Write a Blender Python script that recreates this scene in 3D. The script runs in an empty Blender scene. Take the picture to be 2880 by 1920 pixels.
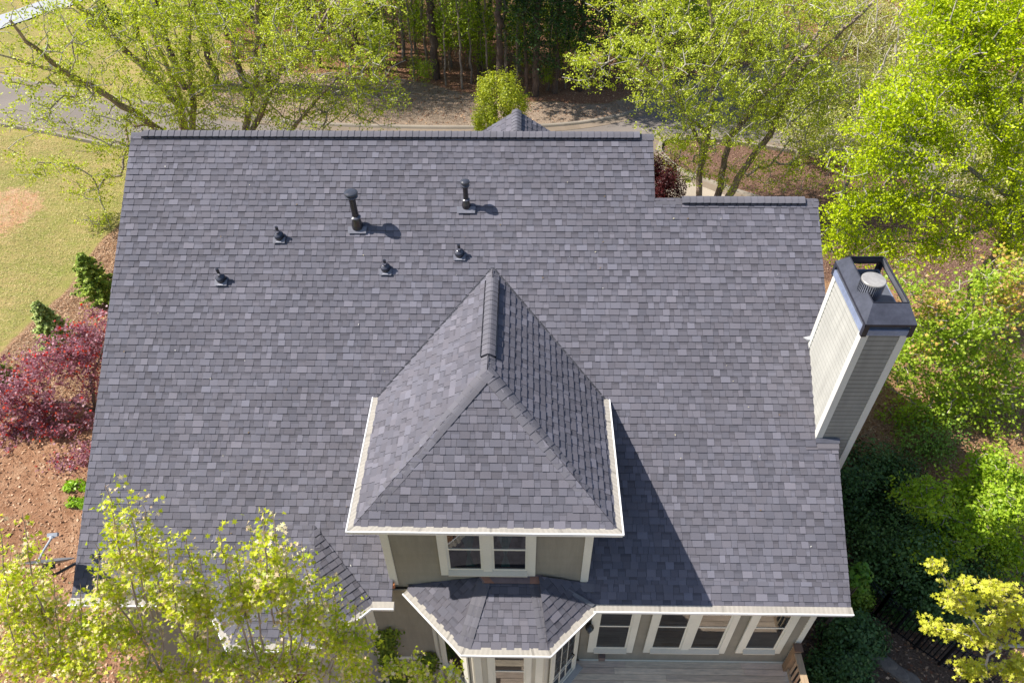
import bpy, bmesh, math, random
import numpy as np
from mathutils import Vector, Matrix

# ------------------------------------------------------------------ camera, world, sun, exposure
SC = bpy.context.scene
COL = SC.collection
FPX, TH, RO, YA = 2094.38, 0.769387, -0.0066535, -0.0199053      # focal length in photo pixels, pitch, roll, yaw
CAM = np.array([8.8552, -15.2072, 8.2654])
_F = np.array([math.sin(YA)*math.cos(TH), math.cos(YA)*math.cos(TH), -math.sin(TH)])
_R0 = np.array([math.cos(YA), -math.sin(YA), 0.0]); _U0 = np.cross(_R0, _F)
_R = _R0*math.cos(RO)+_U0*math.sin(RO); _U = _U0*math.cos(RO)-_R0*math.sin(RO)
cd = bpy.data.cameras.new('camera'); cam = bpy.data.objects.new('camera', cd); COL.objects.link(cam)
cd.sensor_width = 36; cd.lens = FPX/2880*36; cd.clip_end = 2000; cd.clip_start = 0.2
M = Matrix(((_R[0], _U[0], -_F[0], CAM[0]), (_R[1], _U[1], -_F[1], CAM[1]), (_R[2], _U[2], -_F[2], CAM[2]), (0, 0, 0, 1)))
cam.matrix_world = M
SC.camera = cam
SUN_TRAVEL = Vector((0.652, -0.069, -0.755)).normalized()
W = bpy.data.worlds.new('World'); SC.world = W; W.use_nodes = True
wn = W.node_tree.nodes; wl = W.node_tree.links
bg = wn['Background']; sky = wn.new('ShaderNodeTexSky'); sky.sky_type = 'NISHITA'; sky.sun_disc = False
sky.sun_elevation = math.asin(-SUN_TRAVEL.z)
sky.sun_rotation = math.atan2(-SUN_TRAVEL.x, -SUN_TRAVEL.y)
sky.air_density = 1.0; sky.dust_density = 1.0; sky.ozone_density = 1.5
wl.new(sky.outputs[0], bg.inputs[0]); bg.inputs[1].default_value = 0.1
sl = bpy.data.lights.new('sun', 'SUN'); sl.energy = 4.9; sl.angle = math.radians(0.53); sl.color = (1.0, 0.95, 0.87)
so = bpy.data.objects.new('sun', sl); COL.objects.link(so)
so.rotation_euler = SUN_TRAVEL.to_track_quat('-Z', 'Y').to_euler()
SC.view_settings.view_transform = 'Standard'; SC.view_settings.look = 'None'
SC.view_settings.exposure = 0.64; SC.view_settings.gamma = 1.0

# ------------------------------------------------------------------ helpers
def ray(u, v): return _F+_R*(u-1440)/FPX-_U*(v-960)/FPX
def at_y(u, v, y):                       # point of the view ray at depth y (metres from the ridge)
    d = ray(u, v); return CAM+d*(y-CAM[1])/d[1]
def at_z(u, v, z):
    d = ray(u, v); return CAM+d*(z-CAM[2])/d[2]
def at_x(u, v, x):
    d = ray(u, v); return CAM+d*(x-CAM[0])/d[0]
def depth(p): return float((np.asarray(p)-CAM)@_F)
def sstep(a, b, x):
    t = np.clip((x-a)/(b-a), 0, 1); return t*t*(3-2*t)
def terrain(x, y):
    x = np.asarray(x, float); y = np.asarray(y, float)
    back = sstep(3.0, -10.0, y)*1.6
    right = sstep(13.0, 18.0, x)*sstep(9.0, -3.0, y)*1.0
    woods = sstep(21.0, 42.0, y)*1.2
    bumps = 0.06*np.sin(x*0.7+1.3)*np.sin(y*0.55)+0.03*np.sin(x*1.9+y*1.3)
    return -9.3-back-right+woods+bumps*sstep(19.5, 24, y)+bumps*0.7*sstep(14, 9, y)
def on_ground(u, v):
    z = -9.3
    for _ in range(12):
        p = at_z(u, v, z); z = float(terrain(p[0], p[1]))
    return p
def gz(x, y): return float(terrain(x, y))

def tag(o, label=None, cat=None, group=None, kind=None):
    if label: o['label'] = label
    if cat: o['category'] = cat
    if group: o['group'] = group
    if kind: o['kind'] = kind
    return o
def empty(name, loc, label, cat, group=None):
    o = bpy.data.objects.new(name, None); o.empty_display_size = 0.2; COL.objects.link(o); o.location = loc
    return tag(o, label, cat, group)
def link(me, name, mats, parent=None):
    o = bpy.data.objects.new(name, me); COL.objects.link(o)
    if mats is not None:
        for m in (mats if isinstance(mats, (list, tuple)) else [mats]): me.materials.append(m)
    if parent is not None:
        o.parent = parent; o.matrix_parent_inverse = Matrix.Identity(4)
        # geometry is written in world coordinates: undo the chain of parent locations
        off = Vector((0, 0, 0)); p = parent
        while p is not None: off += Vector(p.location); p = p.parent
        o.location = -off
    return o
class MB:
    """collects world-space polygons with a colour and links them as one mesh object"""
    def __init__(s): s.v = []; s.f = []; s.c = []
    def poly(s, pts, col=(1, 1, 1)):
        i = len(s.v); s.v += [tuple(p) for p in pts]; s.f.append(tuple(range(i, i+len(pts)))); s.c.append(col)
    def prism(s, top, dn, col=(1, 1, 1), bottom=False, side=None):
        """top polygon (CCW from outside) extruded along vector dn"""
        top = [Vector(p) for p in top]; dn = Vector(dn); n = len(top)
        s.poly(top, col)
        for i in range(n):
            a, b = top[i], top[(i+1) % n]; s.poly([a+dn, b+dn, b, a], side or col)
        if bottom: s.poly([p+dn for p in reversed(top)], side or col)
    def box(s, a, b, col=(1, 1, 1)):
        x0, y0, z0 = a; x1, y1, z1 = b
        s.prism([(x0, y0, z1), (x1, y0, z1), (x1, y1, z1), (x0, y1, z1)], (0, 0, z0-z1), col, True)
    def obox(s, o, U, V, N, lu, lv, ln, col=(1, 1, 1)):
        """box from corner o spanning lu*U, lv*V, ln*N"""
        o = Vector(o); U = Vector(U)*lu; V = Vector(V)*lv; N = Vector(N)*ln
        P = [o, o+U, o+U+V, o+V]; Q = [p+N for p in P]
        s.poly(Q, col); s.poly(P[::-1], col)
        for i in range(4): s.poly([P[i], P[(i+1) % 4], Q[(i+1) % 4], Q[i]], col)
    def tube(s, pts, r, n=10, col=(1, 1, 1), cap=True):
        pts = [Vector(p) for p in pts]
        if not isinstance(r, (list, tuple)): r = [r]*len(pts)
        rings = []
        for i, p in enumerate(pts):
            d = (pts[min(i+1, len(pts)-1)]-pts[max(i-1, 0)]).normalized()
            a = d.orthogonal().normalized() if i == 0 else (a-d*a.dot(d)).normalized()
            b = d.cross(a)
            rings.append([p+(a*math.cos(t*2*math.pi/n)+b*math.sin(t*2*math.pi/n))*r[i] for t in range(n)])
        for i in range(len(pts)-1):
            for t in range(n):
                s.poly([rings[i][t], rings[i][(t+1) % n], rings[i+1][(t+1) % n], rings[i+1][t]], col)
        if cap: s.poly(rings[0][::-1], col); s.poly(rings[-1], col)
    def lathe(s, base, axis, prof, n=24, col=(1, 1, 1)):
        base = Vector(base); ax = Vector(axis).normalized(); a = Vector((1, 0, 0)); a = (a-ax*a.dot(ax)).normalized(); b = ax.cross(a)
        R = [[base+ax*h+(a*math.cos(t*2*math.pi/n)+b*math.sin(t*2*math.pi/n))*r for t in range(n)] for r, h in prof]
        for i in range(len(prof)-1):
            for t in range(n): s.poly([R[i][t], R[i][(t+1) % n], R[i+1][(t+1) % n], R[i+1][t]], col)
        if prof[-1][0] > 1e-4: s.poly(R[-1], col)
    def build(s, name, mat, parent=None, smooth=False, weld=False):
        me = bpy.data.meshes.new(name); me.from_pydata(s.v, [], s.f)
        a = me.attributes.new('tint', 'FLOAT_COLOR', 'POINT'); buf = np.ones((len(s.v), 4), np.float32)
        for f, c in zip(s.f, s.c): buf[f[0]:f[-1]+1, :3] = c
        a.data.foreach_set('color', buf.ravel())
        if weld:
            bm = bmesh.new(); bm.from_mesh(me); bmesh.ops.remove_doubles(bm, verts=bm.verts, dist=1e-4); bm.to_mesh(me); bm.free()
        if smooth: me.polygons.foreach_set('use_smooth', [True]*len(me.polygons))
        me.update(); return link(me, name, mat, parent)
def quads_object(name, V, F, C, mat, parent, smooth=False):
    """numpy mesh: V (n,3), F (m,k) indices, C (n,3) colours"""
    me = bpy.data.meshes.new(name); k = F.shape[1]
    me.vertices.add(len(V)); me.vertices.foreach_set('co', V.astype(np.float32).ravel())
    me.loops.add(F.size); me.loops.foreach_set('vertex_index', F.astype(np.int32).ravel())
    me.polygons.add(len(F)); me.polygons.foreach_set('loop_start', np.arange(0, F.size, k, dtype=np.int32))
    me.polygons.foreach_set('loop_total', np.full(len(F), k, np.int32))
    if smooth: me.polygons.foreach_set('use_smooth', np.ones(len(F), bool))
    if C is not None:
        a = me.attributes.new('tint', 'FLOAT_COLOR', 'POINT'); b = np.ones((len(V), 4), np.float32); b[:, :3] = C; a.data.foreach_set('color', b.ravel())
    me.update(calc_edges=True); return link(me, name, mat, parent)

# ------------------------------------------------------------------ materials
def new_mat(name):
    m = bpy.data.materials.new(name); m.use_nodes = True; nt = m.node_tree
    return m, nt, nt.nodes, nt.links, nt.nodes['Principled BSDF']
def noise(N, L, scale, detail=4, rough=0.6, vec=None, dim='3D'):
    t = N.new('ShaderNodeTexNoise'); t.inputs['Scale'].default_value = scale; t.inputs['Detail'].default_value = detail
    t.inputs['Roughness'].default_value = rough
    if vec is not None: L.new(vec, t.inputs['Vector'])
    return t.outputs['Fac']
def coords(N, L, scale=(1, 1, 1), rot=(0, 0, 0)):
    g = N.new('ShaderNodeNewGeometry'); mp = N.new('ShaderNodeMapping'); mp.inputs['Scale'].default_value = scale; mp.inputs['Rotation'].default_value = rot
    L.new(g.outputs['Position'], mp.inputs['Vector']); return mp.outputs[0]
def remap(N, L, sock, a, b, c, d):
    m = N.new('ShaderNodeMapRange'); L.new(sock, m.inputs[0])
    for i, x in enumerate((a, b, c, d)): m.inputs[i+1].default_value = x
    return m.outputs[0]
def mixc(N, L, fac, A, B, mode='MIX'):
    m = N.new('ShaderNodeMix'); m.data_type = 'RGBA'; m.blend_type = mode
    for i, s in ((0, fac), (6, A), (7, B)):
        if hasattr(s, 'is_output'): L.new(s, m.inputs[i])
        elif i == 0: m.inputs[0].default_value = s
        else: m.inputs[i].default_value = (*s, 1)
    return m.outputs[2]
def bump(N, L, P, h, strength, dist=0.02):
    b = N.new('ShaderNodeBump'); b.inputs['Strength'].default_value = strength; b.inputs['Distance'].default_value = dist
    L.new(h, b.inputs['Height']); L.new(b.outputs[0], P.inputs['Normal'])
def mat_tint(name, rough=0.85, spec=0.3, n1=(60, .86, 1.14), n2=(0.8, .9, 1.1), bmp=0.0, metal=0.0, stretch=(1, 1, 1), base=(1, 1, 1)):
    """colour from the 'tint' attribute, multiplied by fine grain and by broad weathering"""
    m, nt, N, L, P = new_mat(name)
    a = N.new('ShaderNodeAttribute'); a.attribute_name = 'tint'
    v = coords(N, L, stretch)
    f1 = noise(N, L, n1[0], 3, .7, v); f2 = noise(N, L, n2[0], 4, .6, v)
    r1 = remap(N, L, f1, .25, .75, n1[1], n1[2]); r2 = remap(N, L, f2, .3, .7, n2[1], n2[2])
    mu = N.new('ShaderNodeMath'); mu.operation = 'MULTIPLY'; L.new(r1, mu.inputs[0]); L.new(r2, mu.inputs[1])
    cc = N.new('ShaderNodeCombineColor'); [L.new(mu.outputs[0], cc.inputs[i]) for i in range(3)]
    c = mixc(N, L, 1.0, a.outputs['Color'], cc.outputs[0], 'MULTIPLY')
    c = mixc(N, L, 1.0, c, base, 'MULTIPLY')
    L.new(c, P.inputs['Base Color']); P.inputs['Roughness'].default_value = rough; P.inputs['Specular IOR Level'].default_value = spec
    P.inputs['Metallic'].default_value = metal
    if bmp: bump(N, L, P, f1, bmp, 0.004)
    return m
MSH = mat_tint('asphalt_shingle', .92, .25, (170, .80, 1.2), (0.45, .90, 1.07), .5, stretch=(1.6, .7, .7))
MTRIM = mat_tint('painted_trim', .5, .4, (25, .95, 1.04), (1.5, .93, 1.03))
MSID = mat_tint('painted_siding', .65, .3, (6, .93, 1.05), (1.6, .88, 1.06), stretch=(3, 3, .5))
MGUARD = mat_tint('gutter_guard_mesh', .55, .4, (90, .85, 1.12), (2.0, .9, 1.05), .6)
MMETAL = mat_tint('painted_metal', .32, .5, (14, .85, 1.12), (2.5, .8, 1.15), .1)
MBLACK = mat_tint('glossy_black_paint', .22, .6, (12, .9, 1.1), (3, .9, 1.1))
MWOOD = mat_tint('weathered_wood', .8, .25, (9, .72, 1.22), (1.3, .85, 1.12), .5, stretch=(0.35, 3.2, 3.2))
MWOODY = mat_tint('weathered_rail_wood', .8, .25, (9, .75, 1.2), (1.3, .85, 1.12), .5, stretch=(3.2, .35, 3.2))
MBARK = mat_tint('bark', .9, .2, (7, .55, 1.35), (22, .8, 1.2), 1.0, stretch=(1.6, 1.6, .5))
MCONC = mat_tint('concrete', .9, .2, (22, .88, 1.1), (.7, .88, 1.08), .3)
MASPH = mat_tint('asphalt', .93, .2, (45, .84, 1.16), (.25, .9, 1.1), .5)
MROCK = mat_tint('rock', .95, .15, (9, .7, 1.25), (1.5, .8, 1.15), 1.0)
MINT = mat_tint('interior', .9, .1, (3, .9, 1.1), (1, .9, 1.1))
MPLAIN = mat_tint('ground_litter', .85, .2, (20, .8, 1.2), (1, .85, 1.15))
def leaf_mat(name, trans=.4, rough=.45, spec=.35):
    m, nt, N, L, P = new_mat(name)
    a = N.new('ShaderNodeAttribute'); a.attribute_name = 'tint'
    L.new(a.outputs['Color'], P.inputs['Base Color']); P.inputs['Roughness'].default_value = rough; P.inputs['Specular IOR Level'].default_value = spec
    t = N.new('ShaderNodeBsdfTranslucent')
    g = N.new('ShaderNodeHueSaturation'); g.inputs['Saturation'].default_value = 1.12; g.inputs['Value'].default_value = 1.2
    L.new(a.outputs['Color'], g.inputs['Color']); L.new(g.outputs[0], t.inputs['Color'])
    mx = N.new('ShaderNodeMixShader'); mx.inputs[0].default_value = trans
    L.new(P.outputs[0], mx.inputs[1]); L.new(t.outputs[0], mx.inputs[2]); L.new(mx.outputs[0], N['Material Output'].inputs[0])
    return m
MLEAF = leaf_mat('leaf'); MWAXY = leaf_mat('waxy_leaf', .15, .42, .35); MNEEDLE = leaf_mat('needle', .15, .55, .3)
def glass_mat():
    m, nt, N, L, P = new_mat('window_glass'); N.remove(P)
    t = N.new('ShaderNodeBsdfTransparent'); t.inputs[0].default_value = (.72, .76, .78, 1)
    g = N.new('ShaderNodeBsdfGlossy'); g.inputs['Roughness'].default_value = .015
    fr = N.new('ShaderNodeFresnel'); fr.inputs[0].default_value = 1.9
    mx = N.new('ShaderNodeMixShader'); L.new(fr.outputs[0], mx.inputs[0]); L.new(t.outputs[0], mx.inputs[1]); L.new(g.outputs[0], mx.inputs[2])
    L.new(mx.outputs[0], N['Material Output'].inputs[0]); return m
MGLASS = glass_mat()

CREAM = (.74, .72, .62); TAUPE = (.29, .262, .205); WHITE = (.8, .8, .78); GUARDC = (.40, .365, .315)
def shcol(rng, k=1.0, dark=False):
    r = rng.random()
    v = (.124 if r < .2 else .137 if r < .55 else .153 if r < .9 else .182)*rng.uniform(.96, 1.04)*k
    if dark: v = rng.uniform(.095, .135)*k
    w = rng.uniform(-.015, .02)
    v *= .94; return (v*(.995+w), v*(.955), v*(1.13-w))

# ------------------------------------------------------------------ shingles
def clip_poly(P, Q):
    """Sutherland-Hodgman: clip polygon P by convex polygon Q, both CCW lists of (u,s)"""
    out = P
    for i in range(len(Q)):
        a, b = Q[i], Q[(i+1) % len(Q)]; inp, out = out, []
        if not inp: return []
        ex, ey = b[0]-a[0], b[1]-a[1]
        def sd(p): return ex*(p[1]-a[1])-ey*(p[0]-a[0])
        for j in range(len(inp)):
            p, q = inp[j], inp[(j+1) % len(inp)]; sp, sq = sd(p), sd(q)
            if sp >= 0: out.append(p)
            if (sp > 0 and sq < 0) or (sp < 0 and sq > 0):
                t = sp/(sp-sq); out.append((p[0]+(q[0]-p[0])*t, p[1]+(q[1]-p[1])*t))
    return out
def area(P): return .5*sum(P[i][0]*P[(i+1) % len(P)][1]-P[(i+1) % len(P)][0]*P[i][1] for i in range(len(P)))
def shingles(name, O, U, D, polys, parent, seed=1, ex=.143, tabs=True, mat=None, k=1.0, s_end=None):
    """courses of laminated shingles on the plane O + u*U + s*D; polys are convex outlines in (u, s)"""
    rng = random.Random(seed); O = Vector(O); U = Vector(U).normalized(); D = Vector(D).normalized(); Nn = U.cross(D)
    if Nn.z < 0: Nn = -Nn
    mb = MB()
    for Q in polys:
        Q = [tuple(q) for q in Q]
        if area(Q) < 0: Q = Q[::-1]
        umin = min(q[0] for q in Q); umax = max(q[0] for q in Q); smin = min(q[1] for q in Q); smax = max(q[1] for q in Q)
        ref = smax if s_end is None else s_end
        k0 = int(math.floor((smin-ref)/ex))-1; k1 = int(math.ceil((smax-ref)/ex))+1
        for c in range(k0, k1):
            sa = ref+c*ex; sb = sa+ex
            if sb < smin+1e-6 or sa > smax-1e-6: continue
            r2 = random.Random(seed*7919+c*31)
            wob = [r2.uniform(-.004, .004) for _ in range(64)]
            def emit(ua, ub, ha, hb, col, s0=sa, s1=sb, thick=.012):
                P = clip_poly([(ua+.002, s0), (ub-.002, s0), (ub-.002, s1), (ua+.002, s1)], Q)
                if len(P) < 3 or abs(area(P)) < 1e-5: return
                if area(P) < 0: P = P[::-1]
                top = [O+U*p[0]+D*p[1]+Nn*(ha+(hb-ha)*(p[1]-sa)/ex) for p in P]
                if (top[1]-top[0]).cross(top[2]-top[1]).dot(Nn) < 0: top = top[::-1]
                mb.prism(top, -Nn*thick, col, side=tuple(x*.42 for x in col))  # edges painted darker to draw the shadow lines at butts and seams
            u = umin-r2.uniform(0, .4); base_c = shcol(r2, k*.97)
            # slow colour runs along the course, as the blend comes out of the bundles
            while u < umax:
                wr = r2.uniform(.10, .235); wg = r2.uniform(.075, .20)
                jog = wob[int(abs(u)*3) % 64]
                ct = shcol(r2, k); cg = shcol(r2, k*.93)
                if u+wr > umin: emit(u, u+wr, .005, .022, ct, sa, sb+jog)
                if u+wr+wg > umin:
                    emit(u+wr, u+wr+wg, .003, .0150, cg, sa, sb+jog)
                    if tabs and r2.random() < .62: emit(u+wr, u+wr+wg, .0055, .0176, tuple(x*.80 for x in cg), sa, sa+ex*.36, .004)
                u += wr+wg
    return mb.build(name, mat or MSH, parent)
def caps(name, p0, p1, d1, d2, parent, half=.15, lift=.02, ex=.145, seed=3, k=.95):
    """bent cap shingles from p0 (bottom / start) to p1 (top); d1, d2 run down the two slopes, square to the ridge"""
    rng = random.Random(seed); p0 = Vector(p0); p1 = Vector(p1); L = (p1-p0).length; A = (p1-p0).normalized(); mb = MB()
    d1 = (Vector(d1)-A*Vector(d1).dot(A)).normalized(); d2 = (Vector(d2)-A*Vector(d2).dot(A)).normalized()
    up = -(d1+d2)
    up = up.normalized() if up.length > 1e-3 else Vector((0, 0, 1))
    prof = []                            # rounded cross-section
    for t in (-1, -.72, -.42, -.15, .15, .42, .72, 1):
        d = d1 if t < 0 else d2; a = abs(t)*half
        prof.append(d*a+up*(-.012*math.exp(-(t/.3)**2)))
    n = max(1, int(round(L/ex))); ex = L/n
    for i in range(n):
        a0 = p0+A*(ex*i); a1 = p0+A*(ex*(i+1)+.02); h0 = lift+.012+rng.uniform(-.002, .003); h1 = lift+.001
        c = shcol(rng, k); c = tuple(x*.5+y*.5 for x, y in zip(c, (.15*k, .145*k, .16*k)))
        r0 = [a0+q+up*h0 for q in prof]; r1 = [a1+q+up*h1 for q in prof]
        for j in range(len(prof)-1): mb.poly([r0[j], r0[j+1], r1[j+1], r1[j]], c)
        e = -up*(.012+lift*.9)
        for j in range(len(prof)-1): mb.poly([r0[j]+e*.8, r0[j+1]+e*.8, r0[j+1], r0[j]], tuple(x*.7 for x in c))
        mb.poly([r0[0], r1[0], r1[0]+e, r0[0]+e], c); mb.poly([r1[-1], r0[-1], r0[-1]+e, r1[-1]+e], c)
    return mb.build(name, MSH, parent)

# ------------------------------------------------------------------ the house
PIT = math.radians(33.69); T = math.tan(PIT); CO = math.cos(PIT); SI = math.sin(PIT)
W1, S2, W2, LS = 11.73, 1.534, 15.27, 10.0
ZE = -LS*SI
house = empty('house', (7.6, -1.0, -9.3), 'taupe sided house with grey shingle roof and cream trim in the middle of the garden', 'house')
def main_pt(x, s, h=0): return Vector((x, -s*CO, -s*SI))+Vector((0, -SI, CO))*h
# solid deck under the shingles (gives the eaves and rakes their thickness)
mb = MB()
UND = (.035, .035, .042)
def slab(pts, th=.16, col=UND):
    mb.prism([Vector(p)-Vector((0, 0, .004)) for p in pts], (0, 0, -th), col, True, side=CREAM)
slab([main_pt(.02, LS-.02), main_pt(6.28, LS-.02), main_pt(6.28, 0), main_pt(.02, 0)])
slab([main_pt(6.28, 9.5), main_pt(10.16, 9.5), main_pt(10.16, 0), main_pt(6.28, 0)])
slab([main_pt(10.16, LS-.02), main_pt(W1-.02, LS-.02), main_pt(W1-.02, 0), main_pt(10.16, 0)])
slab([main_pt(W1-.02, LS-.02), main_pt(W2-.02, LS-.02), main_pt(W2-.02, S2), main_pt(W1-.02, S2)])
# back slopes
def back(x0, x1, yr, zr, yl): slab([(x0, yr, zr), (x1, yr, zr), (x1, yl, zr-(yl-yr)*T), (x0, yl, zr-(yl-yr)*T)])
back(.02, W1-.02, 0.0, 0.0, 7.6); back(W1-.02, W2-.02, -S2*CO, -S2*SI, 6.0)
roof_deck = mb.build('roof_deck', MTRIM, house)
roof = shingles('roof', (0, 0, 0), (1, 0, 0), (0, -CO, -SI),
    [[(0, .06), (W1, .06), (W1, S2), (0, S2)], [(0, S2), (W2, S2), (W2, 9.52), (0, 9.52)],
     [(0, 9.52), (6.33, 9.52), (6.33, LS+.03), (0, LS+.03)], [(10.15, 9.52), (W2, 9.52), (W2, LS+.03), (10.15, LS+.03)]],
    house, seed=11, s_end=LS+.03)
BS = (0, CO, -SI)
shingles('rear_slope', (0, 0, 0), (1, 0, 0), BS, [[(0, .06), (W1, .06), (W1, 2.2), (0, 2.2)]], house, seed=12, tabs=False)
shingles('rear_slope', (0, -S2*CO, -S2*SI), (1, 0, 0), BS, [[(W1, .06), (W2, .06), (W2, 1.4), (W1, 1.4)]], house, seed=13, tabs=False)
def ridge(x0, x1, y, z, v0, v1, seed):
    FD = (0, -CO, -SI)
    c = caps('ridge_cap', (x0, y, z), (v0, y, z), FD, BS, house, .15, .012, seed=seed) if v0-x0 > .1 else None
    if x1-v1 > .1: caps('ridge_cap', (v1, y, z), (x1, y, z), FD, BS, house, .15, .012, seed=seed+1)
    m = MB()                              # the raised plastic vent under the caps
    for sgn, dd in ((-1, Vector(FD)), (1, Vector(BS))):
        nn = Vector((0, sgn*SI, CO))
        a = Vector((v0, y, z))+dd*.135+nn*.012; b = Vector((v1, y, z))+dd*.135+nn*.012
        m.poly([a, b, b+nn*.05, a+nn*.05] if sgn < 0 else [b, a, a+nn*.05, b+nn*.05], (.012, .012, .016))
    for xx in (v0, v1):
        f = Vector((xx, y, z))+Vector(FD)*.135; g = Vector((xx, y, z))+Vector(BS)*.135; t_ = Vector((xx, y, z+.07))
        m.poly([f, g, g+Vector((0, 0, .05)), t_, f+Vector((0, 0, .05))], (.02, .02, .025))
    m.build('ridge_vent', MBLACK, house)
    caps('ridge_cap', (v1, y, z), (v0, y, z), FD, BS, house, .155, .066, seed=seed+2)
ridge(0, W1, 0, 0, .27, 11.43, 21)
ridge(W1+.02, W2, -S2*CO, -S2*SI, 12.33, 14.98, 31)
# the small street-side gable whose ridge shows above the main one
GX, GZ, GY = 8.67, -.26, 1.62
m_ = MB()
m_.prism([(GX-2.2, -.4, GZ-2.2*T-.02), (GX, -.4, GZ-.02), (GX, GY-.02, GZ-.02), (GX-2.2, GY-.02, GZ-2.2*T-.02)], (0, 0, -.1), UND, True)
m_.prism([(GX, -.4, GZ-.02), (GX+2.2, -.4, GZ-2.2*T-.02), (GX+2.2, GY-.02, GZ-2.2*T-.02), (GX, GY-.02, GZ-.02)], (0, 0, -.1), UND, True)
m_.build('roof_deck', MTRIM, house)
for sg in (-1, 1):
    shingles('street_gable_slope', (GX, 0, GZ), (0, 1, 0), (sg*CO, 0, -SI), [[(.05, .06), (GY, .06), (GY, 2.0), (.05, 2.0)]], house, seed=41+sg)
caps('ridge_cap', (GX, .12, GZ), (GX, GY, GZ), (-CO, 0, -SI), (CO, 0, -SI), house, .14, .055, seed=44)
# the hipped dormer
XL, XR, YF, ZD = 5.86, 10.55, -8.02, -3.31
XM = (XL+XR)/2; HW = (XR-XL)/2; ZR = ZD+HW*T; YA_ = YF+HW; YM = ZR/T
DL = HW/CO                               # slope length of each face
mb = MB()
e = Vector((0, 0, -.006))
A_, B_, Ap, Rm = Vector((XL, YF, ZD)), Vector((XR, YF, ZD)), Vector((XM, YA_, ZR)), Vector((XM, YM, ZR))
Lm, Rr = Vector((XL, ZD/T, ZD)), Vector((XR, ZD/T, ZD))
ins = .015
for P in ([A_+Vector((ins, ins, 0)), B_+Vector((-ins, ins, 0)), Ap], [A_+Vector((ins, 0, 0)), Ap, Rm, Lm+Vector((ins, 0, 0))], [B_-Vector((ins, 0, 0)), Rr-Vector((ins, 0, 0)), Rm, Ap]):
    mb.prism([p+e for p in P], (0, 0, -.12), UND, True, side=CREAM)
mb.build('roof_deck', MTRIM, house)
shingles('dormer_roof', (XM, YA_, ZR), (1, 0, 0), (0, -CO, -SI), [[(0, 0), (HW, DL), (-HW, DL)]], house, seed=51, k=1.0)
yv = ZD/T                                # where the dormer eaves die into the main roof
shingles('dormer_roof', (XM, 0, ZR), (0, 1, 0), (-CO, 0, -SI), [[(YM, 0), (YA_, 0), (YF, DL), (YF, DL+.055), (yv, DL+.055)]], house, seed=52, s_end=DL+.055)
shingles('dormer_roof', (XM, 0, ZR), (0, 1, 0), (CO, 0, -SI), [[(YM, 0), (YA_, 0), (YF, DL), (YF, DL+.055), (yv, DL+.055)]], house, seed=53, s_end=DL+.055)
SD1, SD2, FD_ = Vector((-CO, 0, -SI)), Vector((CO, 0, -SI)), Vector((0, -CO, -SI))
caps('hip_cap', A_+Vector((.05, .05, 0)), Ap, SD1, FD_, house, .155, .028, seed=61, ex=.2)
caps('hip_cap', B_+Vector((-.05, .05, 0)), Ap, FD_, SD2, house, .155, .028, seed=62, ex=.2)
yb, yt_ = YA_+.42, YM-.38
caps('ridge_cap', (XM, YA_-.05, ZR), (XM, yb+.05, ZR), SD1, SD2, house, .16, .014, seed=63)
caps('ridge_cap', (XM, yb, ZR), (XM, yt_, ZR), SD1, SD2, house, .165, .062, seed=64)
caps('ridge_cap', (XM, yt_, ZR), (XM, YM+.06, ZR), SD1, SD2, house, .16, .014, seed=65)
m = MB()
for sg, dd in ((-1, SD1), (1, SD2)):
    nn = Vector((sg*SI, 0, CO)); a = Vector((XM, yb, ZR))+dd*.15+nn*.01; b = Vector((XM, yt_, ZR))+dd*.15+nn*.01
    m.obox(a, (b-a).normalized(), -dd, nn, (b-a).length, .03, .05, (.012, .012, .016))
m.build('ridge_vent', MBLACK, house)
# valley metal where the dormer meets the main roof
m = MB()
for sx in (-1, 1):
    P0 = Vector((XM, YM, ZR)); P1 = Vector((XM+sx*HW, yv, ZD)); n_ = Vector((0, -SI, CO))
    w_ = (P1-P0).normalized().cross(n_)*sx*-1
    if w_.x*sx < 0: w_ = -w_
    a, b = P0+n_*.02, P1+n_*.02
    m.poly([a, b, b+w_*.035, a+w_*.035], (.13, .13, .15)); m.poly([a+w_*.035, b+w_*.035, b, a], (.13, .13, .15))
m.build('valley_flashing', MMETAL, house)
for i, (x, y, hx) in enumerate(((5.9, -4.7, 1), (6.6, -4.05, 1), (10.4, -4.9, -1), (9.9, -4.3, -1), (9.2, -3.5, -1))): pass

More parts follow.
